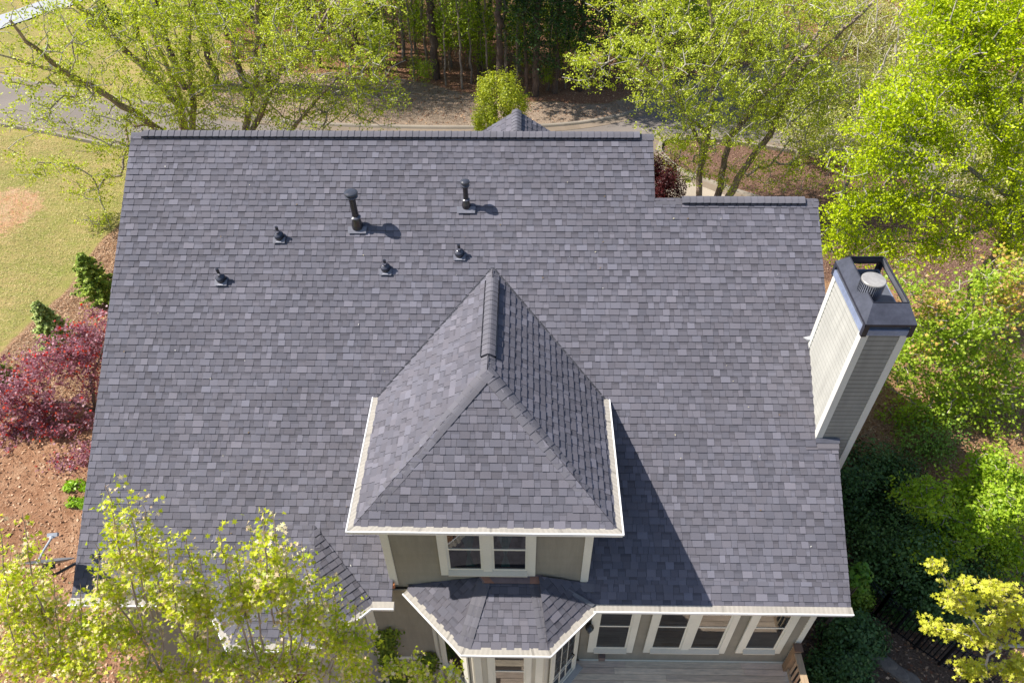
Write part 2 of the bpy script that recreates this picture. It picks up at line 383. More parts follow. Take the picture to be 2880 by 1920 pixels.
def gutter(path, z, label_guard=True, w=.125, close0=True, close1=True):
    """K-style gutter hung along a plan path (house side), outward to the right of travel when path runs +x with outside -y"""
    P = [Vector((p[0], p[1], p[2] if len(p) > 2 else z)) for p in path]
    def outw(a, b): d = (b-a); d.z = 0; d.normalize(); return Vector((d.y, -d.x, 0))
    offs = []
    for i in range(len(P)):
        if i == 0: o = outw(P[0], P[1])
        elif i == len(P)-1: o = outw(P[-2], P[-1])
        else:
            o1, o2 = outw(P[i-1], P[i]), outw(P[i], P[i+1]); o = (o1+o2)
            o = o/(o.length_squared/2)
        offs.append(o)
    trough, guard = MB(), MB()
    prof = [(w-.022, .006), (w-.018, .016), (w+.004, .016), (w+.006, -.02), (w-.015, -.055), (w-.02, -.1), (0.0, -.1)]
    for i in range(len(P)-1):
        for j in range(len(prof)-1):
            (o0, h0), (o1, h1) = prof[j], prof[j+1]
            q = lambda k_, o_, h_: P[k_]+offs[k_]*o_+Vector((0, 0, h_))
            trough.poly([q(i, o0, h0), q(i, o1, h1), q(i+1, o1, h1), q(i+1, o0, h0)], (.9, .9, .9) if j < 3 else WHITE)
        L_ = (P[i+1]-P[i]).length; n = max(2, int(L_/.045)); rng = random.Random(i+int(L_*100))
        seg = 1.22; 
        for k_ in range(n):                # embossed leaf guard: alternating shallow ribs
            t0, t1 = k_/n, (k_+1)/n
            a = P[i].lerp(P[i+1], t0); b = P[i].lerp(P[i+1], t1)
            oa = offs[i].lerp(offs[i+1], t0); ob = offs[i].lerp(offs[i+1], t1)
            s_ = (k_*L_/n) % seg < .045
            hh = .010 if k_ % 2 else .0085; hh = .003 if s_ else hh
            v = rng.uniform(.96, 1.04)*(1.0 if k_ % 2 else .90)*(.75 if s_ else 1)
            guard.poly([a+oa*-.03+Vector((0, 0, .018+hh*.3)), a+oa*(w-.02)+Vector((0, 0, hh)), b+ob*(w-.02)+Vector((0, 0, hh)), b+ob*-.03+Vector((0, 0, .018+hh*.3))], tuple(x*v for x in GUARDC))
    for idx in ((0,) if close0 else ())+((len(P)-1,) if close1 else ()):
        trough.poly([P[idx]+offs[idx]*o_+Vector((0, 0, h_)) for o_, h_ in prof]+[P[idx]+Vector((0, 0, .01))], WHITE)
    g = trough.build('gutter', MMETAL_W, house)
    guard.build('gutter_guard', MGUARD, g)
MMETAL_W = mat_tint('white_gutter_metal', .35, .5, (20, .95, 1.04), (2, .94, 1.03))
ye = -LS*CO-.025
gutter([(10.27, ye), (W2+.01, ye)], ZE+.01)
gutter([(-.01, ye), (2.78, ye), (3.42, -9.2), (5.0, -9.2), (5.9, ye), (6.38, ye)], ZE+.01)
gutter([(6.60, -8.05), (7.79, -9.22), (9.37, -9.22), (10.26, ye-.01)], ZE-.006, close1=False)
gutter([(XL-.01, yv+.25, ZD), (XL-.01, YF-.01, ZD), (XR+.01, YF-.01, ZD), (XR+.01, yv+.25, ZD)], ZD, w=.105)

# walls -------------------------------------------------------------
YW = -8.0; YDW = -7.93
def siding(name, O, U, w, z0, z1, N_, parent, ex=.115, col=TAUPE, clip=None, seed=5):
    """horizontal lap boards on a vertical wall; O is the lower left corner"""
    O = Vector(O); U = Vector(U).normalized(); N_ = Vector(N_).normalized(); m = MB(); rng = random.Random(seed)
    n = int(math.ceil((z1-z0)/ex))
    for i in range(n):
        a = z0+i*ex; b = min(a+ex, z1); v = rng.uniform(.97, 1.03); c = tuple(x*v for x in col)
        p = [O+U*0+Vector((0, 0, a-O.z))+N_*.022, O+U*w+Vector((0, 0, a-O.z))+N_*.022, O+U*w+Vector((0, 0, b-O.z))+N_*.004, O+Vector((0, 0, b-O.z))+N_*.004]
        m.poly(p, c)
        gh = .030 if parent is not house else .012; g_ = [p[3]-Vector((0, 0, gh))+N_*.0055, p[2]-Vector((0, 0, gh))+N_*.0055, p[2]+N_*.002, p[3]+N_*.002]; m.poly(g_, tuple(x*(.5 if parent is not house else .55) for x in c))  # dark strip at each board's top, painted as the lap's shadow line
        m.poly([O+Vector((0, 0, a-O.z)), O+U*w+Vector((0, 0, a-O.z)), p[1], p[0]], tuple(x*.35 for x in c))  # butt underside painted dark too, to deepen the lap shade
    m.poly([O+Vector((0, 0, z0-O.z)), O+U*w+Vector((0, 0, z0-O.z)), O+U*w+Vector((0, 0, z1-O.z)), O+Vector((0, 0, z1-O.z))], col)
    return m.build(name, MSID, parent)
ZB = -11.6
mb = MB()                                 # wall core
mb.box((.45, -7.99, ZB), (14.92, 6.0, -5.72), TAUPE)
mb.box((6.30, -7.92, -9), (10.13, -5.4, -3.45), TAUPE)
mb.prism([(14.92, -8, -5.7), (14.92, 6, -5.7), (14.92, -1.28, -1.1)], (-.1, 0, 0), TAUPE, True)
mb.prism([(.45, 6, -5.7), (.45, -8, -5.7), (.45, 0, -.25)], (.1, 0, 0), TAUPE, True)
mb.prism([(11.6, 2, -1.5), (11.6, -1.3, -1.05), (11.6, 0, -.2)], (-.1, 0, 0), TAUPE, True)
wall_core = mb.build('wall', MSID, house)
siding('siding', (10.16, YW, -8.75), (1, 0, 0), 4.72, -8.75, -5.6, (0, -1, 0), house)
siding('siding', (6.30, YDW, -5.6), (1, 0, 0), 3.83, -5.6, -3.4, (0, -1, 0), house, seed=6)
siding('siding', (5.66, YW, ZB), (1, 0, 0), 1.5, ZB, -5.6, (0, -1, 0), house, seed=7)
siding('siding', (.5, YW, ZB), (1, 0, 0), 5.1, ZB, -5.6, (0, -1, 0), house, seed=8)
def board(name, a, b, parent, col=CREAM, mat=None):
    m = MB(); m.box(a, b, col); return m.build(name, mat or MTRIM, parent)
board('corner_board', (6.27, YDW-.035, -5.5), (6.42, YDW+.1, -3.4), house)
board('corner_board', (10.02, YDW-.035, -5.55), (10.17, YDW+.1, -3.4), house)
board('corner_board', (14.84, YW-.035, -8.75), (14.96, YW+.12, -5.62), house)
board('corner_board', (5.60, YW-.035, ZB), (5.78, YW-.002, -5.6), house)
board('trim_band', (5.80, YW-.03, -8.87), (6.98, YW-.002, -8.72), house)
board('trim_band', (10.2, YW-.03, -8.80), (14.9, YW-.002, -8.745), house)
board('frieze_board', (6.42, YDW-.03, -3.52), (10.02, YDW-.002, -3.42), house)
board('soffit', (XL+.05, YF+.03, ZD-.13), (XR-.05, YDW+.05, ZD-.10), house)
board('fascia', (XL+.02, YF-.004, ZD-.12), (XR-.02, YF+.028, ZD-.012), house)
board('fascia', (XL-.002, YF+.03, ZD-.12), (XL+.028, yv, ZD-.012), house)
board('fascia', (XR-.028, YF+.03, ZD-.12), (XR+.002, yv, ZD-.012), house)

def window(O, U, w, z0, z1, n=1, rail=None, N_=(0, -1, 0), fill='dark', casing=.13, grid=None, sill=True):
    """double-hung window: O = point on the wall at the left of the casing; z0..z1 outer casing height"""
    N_ = Vector(N_).normalized(); O = Vector((O[0], O[1], 0))+N_*.013; U = Vector(U).normalized(); Z = Vector((0, 0, 1))
    def B(m, u0, u1, a, b, n0, n1, col): m.obox(O+U*u0+Z*a+N_*n0, U, Z, N_, u1-u0, b-a, n1-n0, col)
    c = MB()
    B(c, 0, casing, z0, z1, .018, .055, CREAM); B(c, w-casing, w, z0, z1, .018, .055, CREAM); B(c, casing, w-casing, z1-casing, z1, .018, .053, CREAM)
    if n == 2: B(c, w/2-.085, w/2+.085, z0+.14, z1-casing, .016, .05, CREAM)
    B(c, casing, w-casing, z0, z0+.1, .018, .052, CREAM)
    win = c.build('window', MTRIM, house)
    if sill:
        s_ = MB(); o = O+Z*(z0+.1)
        a = [o+N_*.11, o+U*w+N_*.11, o+U*w+N_*.02+Z*.10, o+N_*.02+Z*.10]
        a = [o+U*casing+N_*.115-U*.0, o+U*(w-casing)+N_*.115, o+U*(w-casing)+N_*.02+Z*.075, o+U*casing+N_*.02+Z*.075]
        s_.prism(a, -Z*.03, (.62, .57, .46), True)
        s_.build('sill', MTRIM, win)
    lo, hi = z0+.175, z1-casing
    us = [(casing, w-casing)] if n == 1 else [(casing, w/2-.085), (w/2+.085, w-casing)]
    rail = rail if rail is not None else (lo+hi)/2
    sh, gl, inn = MB(), MB(), MB()
    for (a, b) in us:
        t = .045
        for (z_a, z_b, dd) in ((lo, rail, .0), (rail, hi, .012)):
            B(sh, a, a+t, z_a, z_b, .014, .034+dd, CREAM); B(sh, b-t, b, z_a, z_b, .014, .034+dd, CREAM)
            B(sh, a+t, b-t, z_a, z_a+t, .014, .034+dd, CREAM); B(sh, a+t, b-t, z_b-t*.6, z_b, .014, .032+dd, CREAM)
        if grid:
            gu, gv = grid
            for i in range(1, gu): x = a+t+(b-a-2*t)*i/gu; B(sh, x-.012, x+.012, lo+t, hi-t, .016, .038, CREAM)
            for i in range(1, gv): zz = lo+(hi-lo)*i/gv; B(sh, a+t, b-t, zz-.012, zz+.012, .016, .036, CREAM)
        gl.poly([O+U*(a+t)+Z*(lo+t)+N_*.026, O+U*(b-t)+Z*(lo+t)+N_*.026, O+U*(b-t)+Z*(rail-t*.6)+N_*.026, O+U*(a+t)+Z*(rail-t*.6)+N_*.026])
        gl.poly([O+U*(a+t)+Z*(rail+t)+N_*.038, O+U*(b-t)+Z*(rail+t)+N_*.038, O+U*(b-t)+Z*(hi-t*.6)+N_*.038, O+U*(a+t)+Z*(hi-t*.6)+N_*.038])
        B(inn, a, b, lo, hi, .0165, .0185, (.018, .018, .024) if fill != 'wood' else (.07, .05, .035))  # flat plate: dark paints the unlit room, brown paints the deck's reflection
        if fill == 'blind':
            k_ = int((hi-lo)/.05)
            for i in range(k_):
                zz = lo+i*(hi-lo)/k_; v = .11+.02*(i % 2)
                inn.poly([O+U*a+Z*zz+N_*.0238, O+U*b+Z*zz+N_*.0238, O+U*b+Z*(zz+.045)+N_*.0195, O+U*a+Z*(zz+.045)+N_*.0195], (v*1.05, v*.98, v))
        if fill == 'shade':
            B(inn, a+.02, b-.02, lo+.03, hi, .0187, .0205, (.16, .16, .17))
    sh.build('sash', MTRIM, win); gl.build('glass', MGLASS, win)
    if fill == 'curtain':
        for i in (0, 1):
            a, b = us[i]; cx = a+(b-a)*(.62 if i == 0 else .38)
            for j in range(14):             # gathered teal drape tied at mid height
                f = j/14
                def xx(f_, z): 
                    g_ = abs((z-(rail-.2))/(hi-lo)); wd = .05+.34*min(1, g_*1.2)
                    return cx+(f_-.5)*wd
                for (za, zb) in ((lo+.12, rail-.2), (rail-.2, rail+.2), (rail+.2, hi)):
                    inn.poly([O+U*xx(f, za)+Z*za+N_*(.0195+.003*(j % 2)), O+U*xx(f+1/14, za)+Z*za+N_*(.0195+.003*((j+1) % 2)),
                              O+U*xx(f+1/14, zb)+Z*zb+N_*(.0195+.003*((j+1) % 2)), O+U*xx(f, zb)+Z*zb+N_*(.0195+.003*(j % 2))], (.03, .13, .135))
    inn.build('blind' if fill in ('blind', 'shade') else 'curtain' if fill == 'curtain' else 'dark_room_plate', MINT, win)
    return win
window((7.31, YDW), (1, 0, 0), 1.82, -5.04, -3.40, 2, -4.12, fill='curtain', casing=.15)
window((10.34, YW), (1, 0, 0), 1.0, -8.27, -5.85, 1, -7.03, fill='blind', casing=.14)
window((11.58, YW), (1, 0, 0), 1.8, -8.25, -5.85, 2, -7.03, fill='wood', casing=.14)
window((13.62, YW), (1, 0, 0), .98, -8.22, -5.85, 1, -7.03, fill='shade', casing=.14)
window((3.7, YW-1.0), (1, 0, 0), .95, -8.4, -6.0, 1, fill='dark')
# bay under the dormer
BL0, BL1, BR1, BR0 = (6.98, -8.0), (7.90, -9.0), (9.34, -9.0), (10.16, -8.06)
mb = MB()
mb.prism([(BL0[0], -7.95, -5.62), (BL1[0], BL1[1], -5.62), (BR1[0], BR1[1], -5.62), (BR0[0], -7.95, -5.62)], (0, 0, ZB+5.62), (.62, .585, .49), True)
mb.build('bay_wall', MTRIM, house)
mb = MB()
zc = ZE-.008; HL, HR = Vector((8.16, -7.95, -5.165)), Vector((9.13, -7.95, -5.17))
bA, bB, bC, bD = Vector((6.60, -8.06, zc)), Vector((7.79, -9.22, zc)), Vector((9.37, -9.22, zc)), Vector((10.25, -8.35, zc))
tl, tr_ = Vector((6.62, -7.95, zc+.02)), Vector((10.16, -7.95, -5.36))
for P in ([bA, bB, HL, tl], [bB, bC, HR, HL], [bC, bD, tr_, HR]):
    mb.prism([p+Vector((0, 0, -.012)) for p in P], (0, 0, -.13), UND, True, side=CREAM)
mb.build('roof_deck', MTRIM, house)
def facet(name, a, b, tops, seed, k=.86):
    """shingled facet: eave from a to b, other corners in tops (b-side first)"""
    a, b = Vector(a), Vector(b); U = (b-a).normalized(); c = Vector(tops[0]); n_ = U.cross(c-a).normalized()
    if n_.z < 0: n_ = -n_
    D = n_.cross(U); D = D if D.z < 0 else -D
    P = [(0, 0), ((b-a).length, 0)]+[((Vector(t)-a).dot(U), (Vector(t)-a).dot(D)) for t in tops]
    return shingles(name, a, U, D, [P], house, seed=seed, k=k, s_end=0)
facet('bay_roof', bA, bB, [HL, tl], 71); facet('bay_roof', bB, bC, [HR, HL], 72, .95); facet('bay_roof', bC, bD, [tr_, HR], 73)
dl = lambda a, b, c: (Vector(b)-Vector(a)).cross(Vector(c)-Vector(a)).normalized()
def hipcap(p, top, left, right, seed):
    A = (Vector(top)-Vector(p)).normalized()
    caps('hip_cap', p, top, Vector(left)-Vector(p), Vector(right)-Vector(p), house, .135, .026, seed=seed, ex=.2, k=.86)
hipcap(bB+Vector((.01, .04, 0)), HL, bA, bC, 81); hipcap(bC+Vector((-.01, .04, 0)), HR, bB, bD, 82)
m = MB(); m.prism([HL+Vector((-.04, -.14, .02)), HR+Vector((.14, -.14, .02)), HR+Vector((.14, .0, .10)), HL+Vector((-.16, .0, .10))], (0, 0, -.02), (.16, .11, .10), True)
m.prism([HL+Vector((.0, -.145, .026)), HL+Vector((.18, -.145, .026)), HL+Vector((.05, -.03, .09)), HL+Vector((-.1, -.03, .09))], (0, 0, -.012), (.28, .13, .07))
m.prism([HR+Vector((-.10, -.145, .026)), HR+Vector((.08, -.145, .026)), HR+Vector((.1, -.03, .09)), HR+Vector((-.1, -.03, .09))], (0, 0, -.012), (.25, .12, .07))
m.build('apron_flashing', MMETAL, house)
m = MB(); m.prism([(9.75, -8.13, -5.385), (10.30, -8.13, -5.385), (10.30, -7.98, -5.30), (9.65, -7.98, -5.30)], (0, 0, -.02), (.13, .12, .13), True)
m.build('step_flashing', MMETAL, house); m = MB(); m.prism([(10.24, -8.38, -5.50), (10.30, -8.34, -5.47), (9.36, -7.96, -5.10), (9.30, -8.0, -5.12)], (0, 0, -.03), (.12, .12, .13), True)
m.build('step_flashing', MMETAL, house)
m = MB(); m.box((6.30, -8.05, -5.50), (6.36, -7.99, -5.36), (.55, .22, .10)); m.build('exposed_end_grain', MWOOD, house)
# bay walls: front window, left window, glazed door on the right
def onface(a, b, off): return Vector((a[0], a[1], 0)).lerp(Vector((b[0], b[1], 0)), off)
window((8.20, -9.0), (1, 0, 0), .88, -8.6, -5.95, 1, -6.95, fill='shade', casing=.11)
for x_ in (7.93, 9.16): board('corner_board', (x_, -9.035, ZB), (x_+.15, -9.002, -5.64), house)
dU = Vector((BL1[0]-BL0[0], BL1[1]-BL0[1], 0)).normalized(); dN = Vector((dU.y, -dU.x, 0))
window(onface(BL0, BL1, .2), dU, .98, -8.45, -5.95, 1, -6.95, N_=dN, fill='dark', casing=.14)
m = MB(); m.obox(Vector((BL0[0], BL0[1], -8.87))+dN*.004, dU, (0, 0, 1), dN, 1.32, .15, .03, CREAM); m.build('trim_band', MTRIM, house)
m = MB(); m.obox(Vector((BL0[0], BL0[1], ZB))+dN*.004, dU, (0, 0, 1), dN, 1.2, 2.7, .014, TAUPE); m.build('siding', MSID, house)
m = MB(); m.obox(Vector((BL0[0], BL0[1], ZB))+dN*.006, dU, (0, 0, 1), dN, .14, 6.0, .035, CREAM); m.build('corner_board', MTRIM, house)
dU2 = Vector((BR0[0]-BR1[0], BR0[1]-BR1[1], 0)).normalized(); dN2 = Vector((dU2.y, -dU2.x, 0))
door = window(onface(BR1, BR0, .12), dU2, .92, -8.72, -6.05, 1, -7.9, N_=dN2, fill='dark', casing=.09, grid=(3, 5), sill=False)
door.name = 'door'
m = MB(); p = Vector((BR1[0], BR1[1], -7.75))+dU2*.93+dN2*.04
m.tube([p, p+dN2*.05], .018, 8, (.02, .02, .02)); m.tube([p+dN2*.05, p+dN2*.055-dU2*.1], .01, 8, (.02, .02, .02)); m.tube([p+Vector((0, 0, -.15)), p+Vector((0, 0, .12))], .012, 8, (.02, .02, .02))
m.build('handle', MBLACK, door)
m = MB(); m.obox(Vector((BR1[0], BR1[1], -8.80))+dN2*.02, dU2, dN2, (0, 0, 1), 1.2, .16, .06, (.45, .44, .42)); m.build('door_step', MTRIM, house)
# left bay: low hipped roof growing out of the main slope
zc2 = ZE+.006
a2, b2, c2, d2 = Vector((2.70, -8.34, zc2)), Vector((3.42, -9.2, zc2)), Vector((5.0, -9.2, zc2)), Vector((5.97, -8.34, zc2))
h1, h2 = main_pt(3.75, 8.55, .02), main_pt(4.72, 8.55, .02)
facet('bay_roof', a2, b2, [h1], 91); facet('bay_roof', b2, c2, [h2, h1], 92, .95); facet('bay_roof', c2, d2, [h2], 93)
for p_, h_, l_, r_, sd_ in ((b2, h1, a2, c2, 94), (c2, h2, b2, d2, 95)): caps('hip_cap', p_+Vector((0, .04, 0)), h_-Vector((0, 0, .01)), l_-p_, r_-p_, house, .11, .012, seed=sd_, k=.95)
mb = MB(); mb.prism([a2, b2, c2, d2], (0, 0, -.12), CREAM, True)
mb.prism([(2.9, -8.0, -5.75), (3.5, -9.0, -5.75), (4.9, -9.0, -5.75), (5.6, -8.0, -5.75)], (0, 0, ZB+5.75), (.5, .47, .4), True)
mb.build('bay_wall', MTRIM, house)

# chimney -----------------------------------------------------------
CX0, CX1, CY0, CY1, CZ = 14.84, 15.63, -5.60, -3.93, -.76
CSUN = (.41, .40, .365); CSHADE = (.29, .28, .255)  # same siding twice: sun on the left face and shade elsewhere, put into colour
m = MB(); m.box((CX0+.02, CY0+.02, ZB), (CX1-.02, CY1-.02, CZ+.02), CSHADE); chim = m.build('chimney', MSID, house)
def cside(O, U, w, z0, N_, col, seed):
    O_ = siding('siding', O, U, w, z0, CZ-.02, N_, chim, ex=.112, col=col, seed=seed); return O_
cside((CX0+.10, CY0+.02, ZB), (1, 0, 0), CX1-CX0-.2, ZB, (0, -1, 0), CSHADE, 1)
cside((CX0+.02, CY1-.10, -5.0), (0, -1, 0), CY1-CY0-.2, -5.0, (-1, 0, 0), CSUN, 2)
cside((CX1-.02, CY0+.10, ZB), (0, 1, 0), CY1-CY0-.2, ZB, (1, 0, 0), CSHADE, 3)
for (x0, x1) in ((CX0-.012, CX0+.115), (CX1-.115, CX1+.012)):
    m = MB(); m.box((x0, CY0-.012, ZB), (x1, CY0+.03, CZ), (.66, .65, .61)); m.box((x0, CY1-.03, ZB), (x1, CY1+.012, CZ), (.66, .65, .61))
    xa, xb = (x0, x0+.035) if x0 < CX0+.1 else (x1-.035, x1)
    m.box((xa, CY0+.03, ZB), (xb, CY0+.125, CZ), (.66, .65, .61)); m.box((xa, CY1-.125, ZB), (xb, CY1-.03, CZ), (.66, .65, .61))
    m.build('corner_board', MTRIM, chim)
DK = (.055, .058, .078)
m = MB()                                   # bright band of flashing under the shroud
m.box((CX0-.026, CY0-.026, CZ-.05), (CX1+.026, CY1+.026, CZ+.07), (.24, .28, .40)); m.build('cap_flashing', MMETAL, chim)
m = MB()
oz0, oz1, oz2 = CZ-.08, CZ+.215, CZ+.44
ox0, ox1, oy0, oy1 = CX0-.03, CX1+.07, CY0-.03, CY1+.09
ix0, ix1, iy0, iy1 = 14.97, 15.60, -5.30, -4.0
def panel(P, th=.012, col=DK):
    P = [Vector(p) for p in P]; n_ = (P[1]-P[0]).cross(P[2]-P[1]).normalized(); m.prism(P, -n_*th, col, True)
lo = [(ox0, oy0), (ox1, oy0), (ox1, oy1), (ox0, oy1)]; hi = [(ix0, iy0), (ix1, iy0), (ix1, iy1), (ix0, iy1)]
for i in range(4):
    a, b = lo[i], lo[(i+1) % 4]; c, d = hi[(i+1) % 4], hi[i]
    panel([(a[0], a[1], oz1), (b[0], b[1], oz1), (c[0], c[1], oz2), (d[0], d[1], oz2)])
    if i in (1, 2):
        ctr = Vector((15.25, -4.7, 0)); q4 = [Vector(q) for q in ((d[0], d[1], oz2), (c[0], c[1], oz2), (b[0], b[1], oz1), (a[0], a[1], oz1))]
        inw = (ctr-sum(q4, Vector((0, 0, 0)))/4); inw.z = 0; inw.normalize(); m.poly([q+inw*.02-Vector((0, 0, .012)) for q in q4], (.26, .26, .28) if i == 1 else (.08, .085, .11))  # inner right panel painted paler for the sun that falls on it
    panel([(a[0], a[1], oz1-.055), (b[0], b[1], oz1-.055), (b[0], b[1], oz1), (a[0], a[1], oz1)], .012, (.03, .03, .042))
    # folded lip round the opening
    m.tube([(d[0], d[1], oz2), (c[0], c[1], oz2)], .011, 6, (.02, .02, .03))
for (x_, y_, sx, sy) in ((ox0, oy0, 1, 1), (ox1, oy0, -1, 1), (ox1, oy1, -1, -1), (ox0, oy1, 1, -1)):
    m.box((min(x_, x_+sx*.09), min(y_, y_+sy*.012), oz0), (max(x_, x_+sx*.09), max(y_, y_+sy*.012), oz1-.055), (.03, .03, .042))
    m.box((min(x_, x_+sx*.012), min(y_+sy*.013, y_+sy*.09), oz0), (max(x_, x_+sx*.012), max(y_+sy*.013, y_+sy*.09), oz1-.055), (.03, .03, .042))
m.build('shroud', MMETAL_D if 'MMETAL_D' in globals() else mat_tint('dark_cap_metal', .42, .5, (14, .8, 1.15), (3, .75, 1.25), .1), chim)
m = MB(); m.prism([(CX0, CY0, CZ+.075), (CX1, CY0, CZ+.075), (CX1, CY1, CZ+.075), (CX0, CY1, CZ+.075)], (0, 0, -.01), (.12, .13, .16)); m.build('chase_cover', MMETAL, chim)
m = MB(); fc = (15.09, -4.84, CZ+.07)
m.lathe(fc, (0, 0, 1), [(.15, 0), (.13, .05), (.13, .16), (.15, .17)], 28, (.25, .26, .3))
for t in range(36):
    a = t*2*math.pi/36; r = .2
    c_ = Vector(fc)+Vector((math.cos(a)*r, math.sin(a)*r, .17)); U_ = Vector((-math.sin(a), math.cos(a), 0)); N_ = Vector((math.cos(a), math.sin(a), 0))
    m.obox(c_-U_*.007, (U_+N_*.35).normalized(), (0, 0, 1), N_, .02, .33, .008, (.16, .17, .21))
m.lathe(fc, (0, 0, 1), [(.05, .165), (.215, .17), (.22, .18), (.05, .19)], 28, (.22, .23, .27))
m.lathe(fc, (0, 0, 1), [(.175, .17), (.175, .50)], 28, (.02, .02, .03))
m.lathe(fc, (0, 0, 1), [(.212, .485), (.212, .51), (.20, .52), (.0, .528)], 32, (.33, .315, .30))
m.build('flue_cap', MMETAL, chim)
# flashing where the chimney meets the slope, and the little stepped course below it
m = MB()
m.prism([main_pt(14.80, 4.70, .06), main_pt(14.84, 4.70, .18), main_pt(14.84, 4.62, .16), main_pt(14.72, 4.62, .05)], (0, 0, -.02), (.5, .5, .52), True)
m.build('step_flashing', MMETAL, house); m = MB(); m.prism([main_pt(14.82, 6.82, .045), main_pt(15.30, 6.82, .045), main_pt(15.30, 6.72, .05), main_pt(14.82, 6.72, .05)], (0, 0, -.02), (.10, .10, .12), True)
m.build('step_flashing', MMETAL, house)
m = MB()
m.prism([main_pt(14.85, 6.93, .034), main_pt(W2+.015, 6.93, .034), main_pt(W2+.015, 6.79, .03), main_pt(14.85, 6.79, .03)], Vector((0, SI, -CO))*.02, (.15, .14, .155), True)
m.prism([main_pt(14.62, 6.955, .024), main_pt(W2+.01, 6.955, .024), main_pt(W2+.01, 6.90, .02), main_pt(14.62, 6.90, .02)], Vector((0, SI, -CO))*.012, (.13, .12, .135), True)
m.build('starter_shingle', MSH, house)

# roof vents ----------------------------------------------------------
def roof_vent(x, s, h, r, capr=None, tilt=(0, 0)):
    base = main_pt(x, s, .02); nrm = Vector((0, -SI, CO)); U = Vector((1, 0, 0)); D = Vector((0, -CO, -SI))
    ax = Vector((tilt[0], tilt[1], 1)).normalized()
    p = MB()
    if capr:                                # tall capped stack
        p.tube([base, base+ax*h], r, 16, (.018, .016, .02))
    else:
        p.tube([base, base+ax*h], r, 12, (.02, .02, .026))
    pipe = p.build('vent_pipe', MBLACK, house, smooth=False)
    f = MB(); fw, fl = (.23, .12) if capr else (.15, .105)
    o = base+nrm*.004
    f.prism([q+nrm*.026 for q in (o-U*fw*.85+D*fl*1.4, o+U*fw*.85+D*fl*1.4, o+U*fw*.9+D*fl*.1, o-U*fw*.9+D*fl*.1)], -nrm*.012, (.17, .17, .20))
    if not capr:
        f.prism([o-U*.06+D*fl*1.3+nrm*.034, o+U*.06+D*fl*1.3+nrm*.034, o+U*.06+D*fl*1.1+nrm*.034, o-U*.06+D*fl*1.1+nrm*.034], -nrm*.008, (.36, .36, .4))
    f.build('flashing', MMETAL, pipe)
    c = MB()
    if capr:
        c.lathe(base, ax, [(r*1.75, -.02), (r*1.7, .06), (r*1.25, h*.22), (r*1.06, h*.27)], 22, (.022, .02, .026))
        c.lathe(base, ax, [(r*1.06, h*.27), (r*1.5, h*.275), (r*1.55, h*.30), (r*1.05, h*.33)], 22, (.09, .09, .11))
        c.build('boot', MBLACK, pipe, smooth=False)
        k_ = MB(); top = base+ax*h
        k_.lathe(top, ax, [(r*1.0, -.11), (capr*.93, -.105), (capr*.97, -.08), (capr*.78, -.055)], 24, (.06, .06, .075))
        k_.lathe(top, ax, [(capr*.78, -.055), (capr*.8, -.035), (capr*1.0, -.03), (capr*1.03, .0), (capr*.97, .018), (capr*.7, .034), (capr*.35, .042), (0, .044)], 24, (.05, .052, .065))
        k_.build('cap', MBLACK, pipe, smooth=False)
    else:
        c.lathe(base-nrm*.02, (nrm+ax).normalized(), [(.108, 0), (.104, .10), (.085, .115)], 22, (.022, .022, .03)); c.lathe(base-nrm*.02, (nrm+ax).normalized(), [(.085, .115), (.088, .122), (.074, .13), (r*1.5, .155), (r*1.15, .16), (r*1.15, .2)], 22, (.07, .07, .09))
        c.build('boot', MBLACK, pipe, smooth=False)
roof_vent(5.24, 2.22, .86, .072, .142, (-.02, 0)); roof_vent(7.60, 1.74, .62, .056, .10, (.0, 0))
for (x, s, h, tx) in ((3.55, 2.47, .27, -.06), (2.37, 3.44, .29, -.08), (5.90, 3.18, .24, -.02), (7.48, 2.84, .25, -.03)): roof_vent(x, s, h, .033, None, (tx, 0))

rs_ = np.random.RandomState(9); k_ = 70; fx = rs_.uniform(.3, 15, k_); fs = rs_.uniform(.5, 9.6, k_); fs = np.where(fx > W1, np.maximum(fs, 2), fs); a_ = rs_.uniform(0, 6.28, k_); sz = rs_.uniform(.008, .028, k_)
fc_ = np.stack([fx, -fs*CO-.03*SI, -fs*SI+.03*CO], -1); fu = (np.cos(a_)[:, None]*np.array([1, 0, 0])+np.sin(a_)[:, None]*np.array([0, -CO, -SI]))*sz[:, None]; fv = (np.sin(a_)[:, None]*np.array([-1, 0, 0])+np.cos(a_)[:, None]*np.array([0, -CO, -SI]))*sz[:, None]*.5
tag(quads_object('roof_debris', np.stack([fc_-fu, fc_-fv, fc_+fu, fc_+fv], 1).reshape(-1, 3), np.arange(k_*4).reshape(-1, 4), np.repeat(np.array([(.55, .5, .36), (.2, .14, .08), (.62, .6, .55)])[rs_.randint(0, 3, k_)], 4, 0), MPLAIN, None), 'small pale flecks and fallen bits scattered over the main roof', 'debris', kind='stuff')
